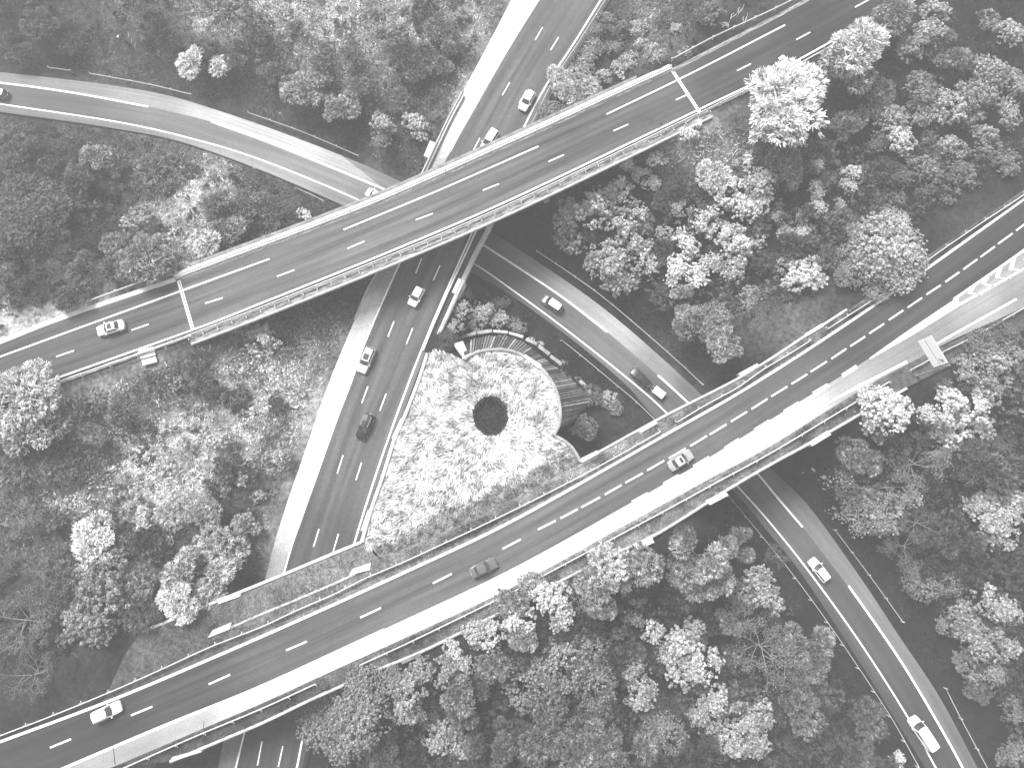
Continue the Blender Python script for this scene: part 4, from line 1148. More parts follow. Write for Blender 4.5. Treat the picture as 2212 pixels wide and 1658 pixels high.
# ------------------------------------------------------------------ exit sign on its gantry
b0, b1 = P(1982.7, 736.1, 18.4), P(2017.7, 793.1, 18.4)
wdir = (b1 - b0); wl_ = float(np.linalg.norm(wdir)); wdir = wdir / wl_
face = Vector((wdir[1], -wdir[0], 0))
if face.dot(Vector((-1, -1, 0))) < 0: face = -face
sg_t = thing('exit_sign', 'big pale direction sign with an arrow, on a mast over the slip lane', 'road sign', tuple(b0 - [0, 0, 18.4 - ZL]))
def sp(u, hgt, off=0.0):
    return Vector(wdir) * u + Vector((0, 0, 5.6 + hgt)) + face * off
def plate(name, u0, u1, h0, h1, o0, o1, mat):
    v = [sp(u, hh, o) for u in (u0, u1) for hh in (h0, h1) for o in (o0, o1)]
    return MB().add(v, [(0, 1, 3, 2), (4, 6, 7, 5), (0, 4, 5, 1), (2, 3, 7, 6), (0, 2, 6, 4), (1, 5, 7, 3)]).build(name, M[mat], sg_t)
plate('sign_panel', 0, wl_, 0, 1.30, 0, .06, 'sign')
plate('sign_panel', 0.0, wl_ * 1.0, 1.62, 3.35, 0, .06, 'sign')
plate('truss_beam', -.1, wl_ + .5, 1.26, 1.36, -.45, -.35, 'steel_dark')
plate('truss_beam', -.1, wl_ + .5, 1.60, 1.70, -.45, -.35, 'steel_dark')
plate('backing_rail', 0.2, wl_ - .1, 1.34, 1.60, -.05, 0, 'sign')
for i in range(16):
    u = .35 + i * (wl_ - .5) / 16
    plate('truss_strut', u, u + .10, 1.34, 1.60, .0, .03, 'steel_dark')
for (u0, h0, u1, h1) in ((wl_ - .95, 2.0, wl_ - .42, 2.75), (wl_ - .42, 2.75, wl_ - .78, 2.72), (wl_ - .42, 2.75, wl_ - .44, 2.38)):
    k = MB().tube([sp(u0, h0, .08), sp(u1, h1, .08)], .055, 6)
    k.build('arrow_stroke', M['sign_mark'], sg_t)
MB().tube([Vector(wdir) * (wl_ + .45) + face * -.4 + Vector((0, 0, -.6)), Vector(wdir) * (wl_ + .45) + face * -.4 + Vector((0, 0, 8.3))], [.2, .14], 10).build('mast', M['steel_dark'], sg_t)

# street lamp leaning out over the high road
lb_ = P(1634, 216, 12.6)
ltop = P(1657, 177, 12.6)
lamp = thing('street_lamp', 'tall street lamp whose head reaches over the high road at the top right', 'street lamp', tuple(lb_))
head = Vector(P(1688, 124.5, 22.6)) - Vector(lb_)
MB().tube([(0, 0, 0), (0, 0, 5), (0, 0, 9.6)], [.13, .10, .07], 8).build('pole', M['steel'], lamp)
MB().tube([(0, 0, 9.6), (head.x * .5, head.y * .5, 9.95), (head.x, head.y, 10.0)], [.06, .05, .05], 6).build('arm', M['steel'], lamp)
hm_ = MB().box((head.x, head.y, 10.0), (1.0, .42, .16), math.atan2(-22, 32) + R(70)).build('lamp_head', M['sign'], lamp)
bvm = hm_.modifiers.new('bevel', 'BEVEL'); bvm.width = .05; bvm.segments = 2

# small roadside things
def post_sign(px, py, label, r=.35, z=None):
    q = P(px, py, 1.0)
    zz = float(gz(q[0], q[1]))
    q = P(px, py, zz + .5)
    zz = float(gz(q[0], q[1]))
    t = thing('round_sign', label, 'sign', (q[0], q[1], zz))
    MB().tube([(0, 0, -.2), (0, 0, 2.1)], .04, 6).build('pole', M['steel'], t)
    k = MB().tube([(0, -.02, 2.1), (0, .02, 2.1)], r, 16).build('sign_disc', M['steel'], t)
    return t
post_sign(556, 374, 'small round road sign on a pole below the slip road, upper left')
post_sign(612, 256, 'small round road sign on a pole above the slip road, upper left')
for k_, (px, py, lb2) in enumerate([(1585, 38, 'leftmost of the three bent metal hoops in the dark bushes at the top'), (1600, 25, 'middle one of the three bent metal hoops in the dark bushes at the top'), (1610, 44, 'rightmost of the three bent metal hoops in the dark bushes at the top')]):
    q = P(px, py, 11)
    zz = float(gz(q[0], q[1])) + .9
    q = P(px, py, zz)
    t = thing('metal_hoop', lb2, 'metal hoop', (q[0], q[1], zz), 0.6 + .3 * k_)
    MB().tube([(-.8, 0, -1.2), (-.75, 0, .2), (-.5, 0, .45), (.2, 0, .5), (.45, 0, .75), (.5, .1, 1.1)], .05, 6).build('bent_tube', M['steel'], t)
    MB().tube([(-.75, 0, .2), (-.2, .5, .35), (.3, .5, .3)], .04, 6).build('brace', M['steel'], t)
def litter(px, py, w, l, rz, label, name, cat, mat='concrete_white', h=.25, lift=0.1):
    q = P(px, py, 5)
    for _ in range(4): q = P(px, py, float(gz(q[0], q[1])) + lift)
    o = MB().box((0, 0, 0), (l, w, h)).build(name, M[mat])
    bv = o.modifiers.new('b', 'BEVEL'); bv.width = .04
    o.location = q; o.rotation_euler = (.05, .08, rz)
    return tag(o, label, cat)
litter(1757, 1014, .35, .8, -.8, 'small pale slab lying on the dark slope right of the slip road', 'concrete_slab', 'slab')
litter(1735, 1021, .25, .6, .3, 'small grey stone left of the pale slab on the dark slope', 'stone', 'stone', 'concrete')
litter(255, 79, .4, .55, 1.4, 'small white block in the dark scrub at the top left', 'marker_block', 'block')
litter(1510, 268, .7, 1.1, 1.3, 'upright white cabinet at the end of the high bridge', 'roadside_cabinet', 'cabinet', h=1.0, lift=.6)
litter(318, 762, 1.5, 2.4, .3, 'grey concrete cover below the left end of the high bridge', 'concrete_cover', 'slab', 'concrete', h=.3, lift=.5)
litter(323, 780, .9, 2.2, .3, 'white slab beside the grey concrete cover', 'concrete_slab', 'slab', h=.3, lift=.5)
litter(312, 943, .25, .8, -1.0, 'curved white scrap lying in the pale grass at the left', 'plastic_scrap', 'scrap', lift=.3)
litter(635, 878, .45, 1.2, -.2, 'white plastic sheet in the meadow left of the three lanes', 'plastic_sheet', 'scrap', lift=.3)
litter(180, 665, 1.6, .8, -.5, 'pale concrete step on the bright bank by the high road', 'concrete_step', 'step', lift=.2)
# ------------------------------------------------------------------ trees
def quads(c, nrm, size, asp=1.0, tw=None):
    """leaf quads: centres, normals, sizes"""
    n = len(c)
    r = RNG.normal(size=(n, 3))
    a = np.cross(nrm, r if tw is None else tw)
    a /= np.linalg.norm(a, axis=1)[:, None] + 1e-9
    b = np.cross(nrm, a)
    s = np.asarray(size)[:, None] / 2
    V = np.stack([c - a * s - b * s * asp, c + a * s - b * s * asp, c + a * s + b * s * asp, c - a * s + b * s * asp], 1).reshape(-1, 3)
    F = np.arange(n * 4).reshape(-1, 4)
    return V, F

def unit(v): return v / (np.linalg.norm(v, axis=1)[:, None] + 1e-9)

def sph(n, up=-0.2):
    v = unit(RNG.normal(size=(n * 4, 3)))
    return v[v[:, 2] > up][:n]

def crown_puffy(Rr, Hh, lobes, puffs, per, leaf, pr=(.32, .55), spread=.62, voids=7, vr=.24):
    """cauliflower crown: lobes carrying leaf puffs, with voids where the dark inside shows"""
    cs, rs = [], []
    ell = RNG.uniform(.72, 1.0)
    for i in range(lobes):
        a, d = RNG.uniform(0, 2 * np.pi), np.sqrt(RNG.random()) * spread
        zz = Hh * (.22 + .58 * (1 - d ** 2) * RNG.uniform(.35, 1))
        cs.append((Rr * d * math.cos(a), Rr * d * math.sin(a) * ell, zz)); rs.append(Rr * RNG.uniform(.16, .36))
    VC = np.array([(Rr * RNG.uniform(-.8, .8), Rr * RNG.uniform(-.8, .8) * ell, Hh * RNG.uniform(.4, .95)) for _ in range(voids)])
    VR = RNG.uniform(.5, 1, voids) * vr * Rr
    C, NRM, SZ, T = [], [], [], []
    for c, r in zip(cs, rs):
        k = max(3, int(puffs * (r / (.28 * Rr)) ** 2))
        d = sph(k, -.1)
        k = len(d)
        d = d * [1, 1, .75]
        rad = r * RNG.uniform(.55, 1.25, k)[:, None]
        pc = np.array(c) + d * rad
        pr_ = RNG.uniform(*pr, k) * RNG.choice([.6, 1, 1.15], k)
        pt = RNG.uniform(.55, 1.4, k) * (.55 + .7 * np.clip((pc[:, 2] - Hh * .25) / (Hh * .7), 0, 1))  # random puff tone, darkened low down as painted inner shade
        for q in range(k):
            dv = np.hypot(pc[q, 0] - VC[:, 0], pc[q, 1] - VC[:, 1])
            if (dv < VR).any(): continue
            e = sph(per, -.35)
            C.append(pc[q] + e * pr_[q] * RNG.uniform(.5, 1.1, (len(e), 1)))
            NRM.append(unit(e + .5 * RNG.normal(size=e.shape) + np.array([0, 0, .3])))
            SZ.append(np.full(len(e), leaf) * RNG.uniform(.6, 1.3, len(e)))
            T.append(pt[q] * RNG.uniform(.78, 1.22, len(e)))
    C, NRM, SZ, T = map(np.concatenate, (C, NRM, SZ, T))
    V, F = quads(C, NRM, SZ)
    return V, F, np.repeat(T, 4), cs

def crown_feather(Rr, Hh, n, leaf=(.3, .75), wid=.13, lobes=9):
    """feathery crown: sprays of narrow leaves fanning outward from twig ends"""
    cs = []
    C0 = []
    for i in range(lobes):
        a, d = RNG.uniform(0, 2 * np.pi), np.sqrt(RNG.random()) * .72
        cs.append((Rr * d * math.cos(a), Rr * d * math.sin(a), Hh * (.3 + .5 * (1 - d * d))))
    k = n // 9
    li = RNG.integers(0, lobes, k)
    lt = RNG.uniform(.6, 1.35, lobes)
    d = sph(k, -.15); k = len(d); li = li[:k]
    base = np.array(cs)[li] + d * Rr * RNG.uniform(.22, .48, lobes)[li][:, None] * np.cbrt(RNG.uniform(.1, 1, k))[:, None]
    out = unit(d + unit(base * [1, 1, .3]) * .9)
    gp = fbm(base[:, 0] + 3 * base[:, 2], base[:, 1], .9, lobes) + .0 * k
    kp = gp > .44
    base, out, li = base[kp], out[kp], li[kp]
    k = len(base)
    V, T = [], []
    bt = RNG.uniform(.25, 1.7, k) * lt[li] * (.5 + .7 * np.clip((base[:, 2] - Hh * .2) / (Hh * .7), 0, 1))  # random spray tone; shade painted in toward the crown base
    for j in range(9):
        dd = unit(out + .42 * RNG.normal(size=out.shape))
        L = RNG.uniform(*leaf, k)[:, None]
        side = unit(np.cross(dd, [0, 0, 1.0] + .5 * RNG.normal(size=dd.shape))) * wid / 2
        p0, p1 = base + dd * .05, base + dd * L + [0, 0, -.05]
        V.append(np.stack([p0 - side, p0 + side, p1 + side * .5, p1 - side * .5], 1))
        T.append(bt * RNG.uniform(.5, 1.5, k))
    V = np.concatenate(V).reshape(-1, 3)
    F = np.arange(len(V)).reshape(-1, 4)
    return V, F, np.repeat(np.concatenate(T), 4), cs

def branches(Rr, Hh, n1, n2, n3, r0=.16):
    """trunk and limbs of a bare or thin tree"""
    m = MB()
    rr = random.Random(int(Rr * 100) + n1)
    m.tube([(0, 0, 0), (.1, .05, Hh * .35), (.05, -.1, Hh * .62)], [r0 * 1.5, r0 * 1.1, r0 * .8], 6)
    tips = []
    for i in range(n1):
        a = 2 * math.pi * i / n1 + rr.uniform(-.3, .3)
        z0 = Hh * rr.uniform(.3, .6)
        l = Rr * rr.uniform(.7, 1.0)
        p0 = Vector((0, 0, z0))
        pts = [p0]
        d = Vector((math.cos(a), math.sin(a), .45)).normalized()
        for s in range(4):
            d = (d + Vector((rr.uniform(-.25, .25), rr.uniform(-.25, .25), rr.uniform(-.12, .12)))).normalized()
            pts.append(pts[-1] + d * l / 4)
        m.tube(pts, [r0 * .5, r0 * .42, r0 * .32, r0 * .22, r0 * .12], 4, False)
        for j in range(n2):
            q = pts[rr.randint(1, 4)]
            a2 = a + rr.uniform(-1.2, 1.2)
            e = Vector((math.cos(a2), math.sin(a2), rr.uniform(.1, .6))).normalized()
            r1 = q + e * l * .22
            r2 = r1 + (e + Vector((rr.uniform(-.4, .4), rr.uniform(-.4, .4), 0))).normalized() * l * .2
            m.tube([q, r1, r2], [r0 * .22, r0 * .15, r0 * .07], 3, False)
            tips.append(r2)
            for k_ in range(n3):
                a3 = a2 + rr.uniform(-1, 1)
                f = Vector((math.cos(a3), math.sin(a3), rr.uniform(0, .5))).normalized()
                m.tube([r1, r1 + f * l * .10, r1 + f * l * .2 + Vector((rr.uniform(-.1, .1), rr.uniform(-.1, .1), .05))], [r0 * .1, r0 * .08, r0 * .05], 3, False)
                tips.append(r1 + f * l * .2)
    return m, tips

LIB = {}
def reg(kind, V, F, T, cs, Rr, Hh, bark_m=None):
    me = mesh_np('crown', V, F, T)
    me.materials.append(M['leaf'])
    if bark_m is None:
        m = MB()
        m.tube([(0, 0, -.6), (.05, 0, Hh * .25), (0, .05, Hh * .5)], [.05 * Rr, .04 * Rr, .028 * Rr], 7)
        for c in cs[:9]:
            m.tube([(0, 0, Hh * .3), (c[0] * .5, c[1] * .5, Hh * .42), (c[0] * .92, c[1] * .92, c[2] * .9)], [.02 * Rr, .014 * Rr, .006 * Rr], 4, False)
        bark_m = m
    tm = bark_m.mesh('trunk')
    tm.materials.append(M['bark'])
    LIB.setdefault(kind, []).append((me, tm, Rr, Hh))

for s_ in range(6):     # popcorn crowns, 4.2 m radius, big leaf puffs
    V, F, T, cs = crown_puffy(4.2, 7.5, 22 + s_, 19, 18, .21, (.20, .40), .78, 5, .20)
    reg('p', V, F, T, cs, 4.2, 7.5)
for s_ in range(3):     # finer, denser broad crowns
    V, F, T, cs = crown_puffy(6.0, 9, 48, 34, 14, .19, (.16, .34), .84, 7, .11)
    reg('d', V, F, T, cs, 6.0, 9)
for s_ in range(4):
    V, F, T, cs = crown_feather(4.0, 7.5, 13500, lobes=7 + 2 * s_)
    reg('f', V, F, T, cs, 4.0, 7.5)
for s_ in range(4):     # small shrubs
    V, F, T, cs = crown_puffy(1.8, 2.4, 9, 12, 11, .18, (.14, .28), .8, 3, .2)
    reg('s', V, F, T, cs, 1.8, 2.4)
for s_ in range(2):     # thin twiggy trees with visible pale branches
    m, tips = branches(4.6, 7.5, 8 + s_, 6, 3)
    tp = np.array([tuple(t_) for t_ in tips])
    k = len(tp)
    C = np.repeat(tp, 9, 0) + RNG.normal(0, .32, (k * 9, 3))
    V, F = quads(C, unit(RNG.normal(size=C.shape) + [0, 0, 1]), RNG.uniform(.10, .2, len(C)))
    T = np.repeat(RNG.uniform(.5, 1.4, len(C)), 4)
    reg('t', V, F, T, [], 4.6, 7.5, m)
    LIB['t'][-1][1].materials.clear()
    LIB['t'][-1][1].materials.append(M['pale_bark'])

LAND = [((435, 135), 'the lone white bushy tree at the upper left'), ((160, 240), 'the left part of the slip road'), ((620, 300), 'the slip road before the high bridge'), ((240, 708), 'the white coupe'), ((400, 655), 'the left bridge joint'),
        ((925, 325), 'the upper abutment block'), ((1138, 219), 'the upper white hatchback'), ((1480, 190), 'the right bridge joint'), ((1680, 130), 'the street lamp'), ((1700, 215), 'the huge white tree at the high road'),
        ((1940, 540), 'the big round tree above the wide road'), ((2150, 590), 'the painted chevrons'), ((2012, 757), 'the exit sign'), ((1768, 945), 'the right lower parapet block'), ((1550, 1075), 'the middle lower parapet block'), ((1395, 920), 'the upper parapet block'),
        ((1192, 655), 'the car with the white roof'), ((1420, 848), 'the small trailer'), ((990, 620), 'the abutment block by the three lanes'), ((1060, 898), 'the round dark pool'), ((790, 777), 'the silver estate car'), ((790, 920), 'the black estate car'),
        ((640, 1150), 'the lower end of the three lanes'), ((495, 1288), 'the left parapet block'), ((475, 1360), 'the small inner block'), ((1044, 1225), 'the black saloon'), ((1470, 994), 'the pale-roofed saloon'), ((230, 1538), 'the lower left white hatchback'),
        ((735, 1525), 'the big dark tree at the bottom'), ((890, 1420), 'the dark parapet block'), ((1770, 1230), 'the white hatchback below the wide road'), ((1992, 1581), 'the large white van'), ((310, 765), 'the grey concrete cover'), ((0, 860), 'the left end of the high road'),
        ((1900, 30), 'the top end of the high road'), ((2212, 300), 'the right edge, upper part'), ((2212, 1200), 'the right edge, lower part'), ((1106, 1658), 'the middle of the bottom edge'), ((0, 1300), 'the left edge, lower part'), ((0, 450), 'the left edge below the slip road'),
        ((500, 0), 'the top edge at the left'), ((1400, 0), 'the top edge above the high road'), ((2040, 240), 'the tree cluster at the upper right'), ((1500, 530), 'the middle of the bright wood'), ((1890, 1050), 'the bare branching tree'), ((1490, 1420), 'the bright cluster at the bottom'), ((635, 878), 'the white plastic sheet')]
used_labels = {}
KIND_B = {'p': 'puffy low crown', 'd': 'dense low crown', 'f': 'feathery low crown', 's': 'round shrub', 't': 'thin bare low crown'}
KIND_W = {'p': ['tree with puffy clumps', 'tree'], 'd': ['broad dense tree', 'tree'], 'f': ['feathery tree', 'tree'], 's': ['round shrub', 'shrub'], 't': ['thin tree with bare branches', 'tree']}
TREES = []
def describe(px, py, kind, r, tone, scrub=False):
    tw = 'white' if tone > .38 else 'bright' if tone > .24 else 'mid-grey' if tone > .13 else 'dark'
    sz = 'large ' if r > 58 else 'small ' if r < 18 and kind != 's' else ''
    kw = KIND_B[kind] if r < 27 else KIND_W[kind][0]
    best = sorted(LAND, key=lambda q: (q[0][0] - px) ** 2 + (q[0][1] - py) ** 2)
    words = ['nearest', 'second nearest', 'third nearest', 'fourth nearest', 'fifth nearest', 'sixth nearest']
    for (lx, ly), nm in best[:3]:
        dx, dy = px - lx, py - ly
        d = math.hypot(dx, dy)
        h = ('right' if dx > 0 else 'left') if abs(dx) > .4 * abs(dy) else ''
        v = ('below' if dy > 0 else 'above') if abs(dy) > .4 * abs(dx) else ''
        where = (v + ' and ' + h + ' of' if h and v else (v or h + ' of'))
        near = 'just ' if d < 75 else 'well ' if d > 190 else ''
        L = f"{sz}{tw} {kw} {near}{where} {nm}"
        if d < 22: L = f"{sz}{tw} {kw} right at {nm}"
        if L not in used_labels and len(L.split()) <= 16:
            used_labels[L] = 1
            return L
    # last resort: add its size among look-alikes
    for w in ('slimmer', 'wider', 'lower', 'rounder', 'paler-edged', 'sparser', 'fuller', 'flatter', 'ragged', 'lopsided'):
        L2 = f"{w} {tw} {kw} {where} {nm}"
        if L2 not in used_labels and len(L2.split()) <= 16:
            used_labels[L2] = 1
            return L2
    L = f'{kw} {where} {nm}'
    used_labels[L] = 1
    return L
OCC = []
def plant(px, py, r, kind, tone, group, label=None, hs=1.0, nm=None):
    me, tm, Rr, Hh = LIB[kind][len(TREES) % len(LIB[kind])]
    z = 5.0
    q = P(px, py, z)
    for _ in range(5):
        g = float(gz(q[0], q[1]))
        sc_m = 13.0 * (118.0 - 6) / (118.0 - g)
        s = (r / 12.6) / Rr * (1.2 if kind == 'f' else 1.08)
        q = P(px, py, g + Hh * s * hs * .75)
    g = float(gz(q[0], q[1]))
    TREES.append(1)
    small_crown = kind == 's' or r < 27  # narrow small trees share the shrub name with true shrubs
    t = thing(nm or ('shrub' if small_crown else 'tree'), label or describe(px, py, kind, r, tone), 'shrub' if small_crown else 'tree', (q[0], q[1], g - .1), random.uniform(0, 6.28), group)
    t.scale = (s * random.uniform(.92, 1.08), s * random.uniform(.92, 1.08), s * hs)
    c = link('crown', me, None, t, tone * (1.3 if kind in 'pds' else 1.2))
    link('trunk', tm, None, t)
    OCC.append((px, py, r))
    return t

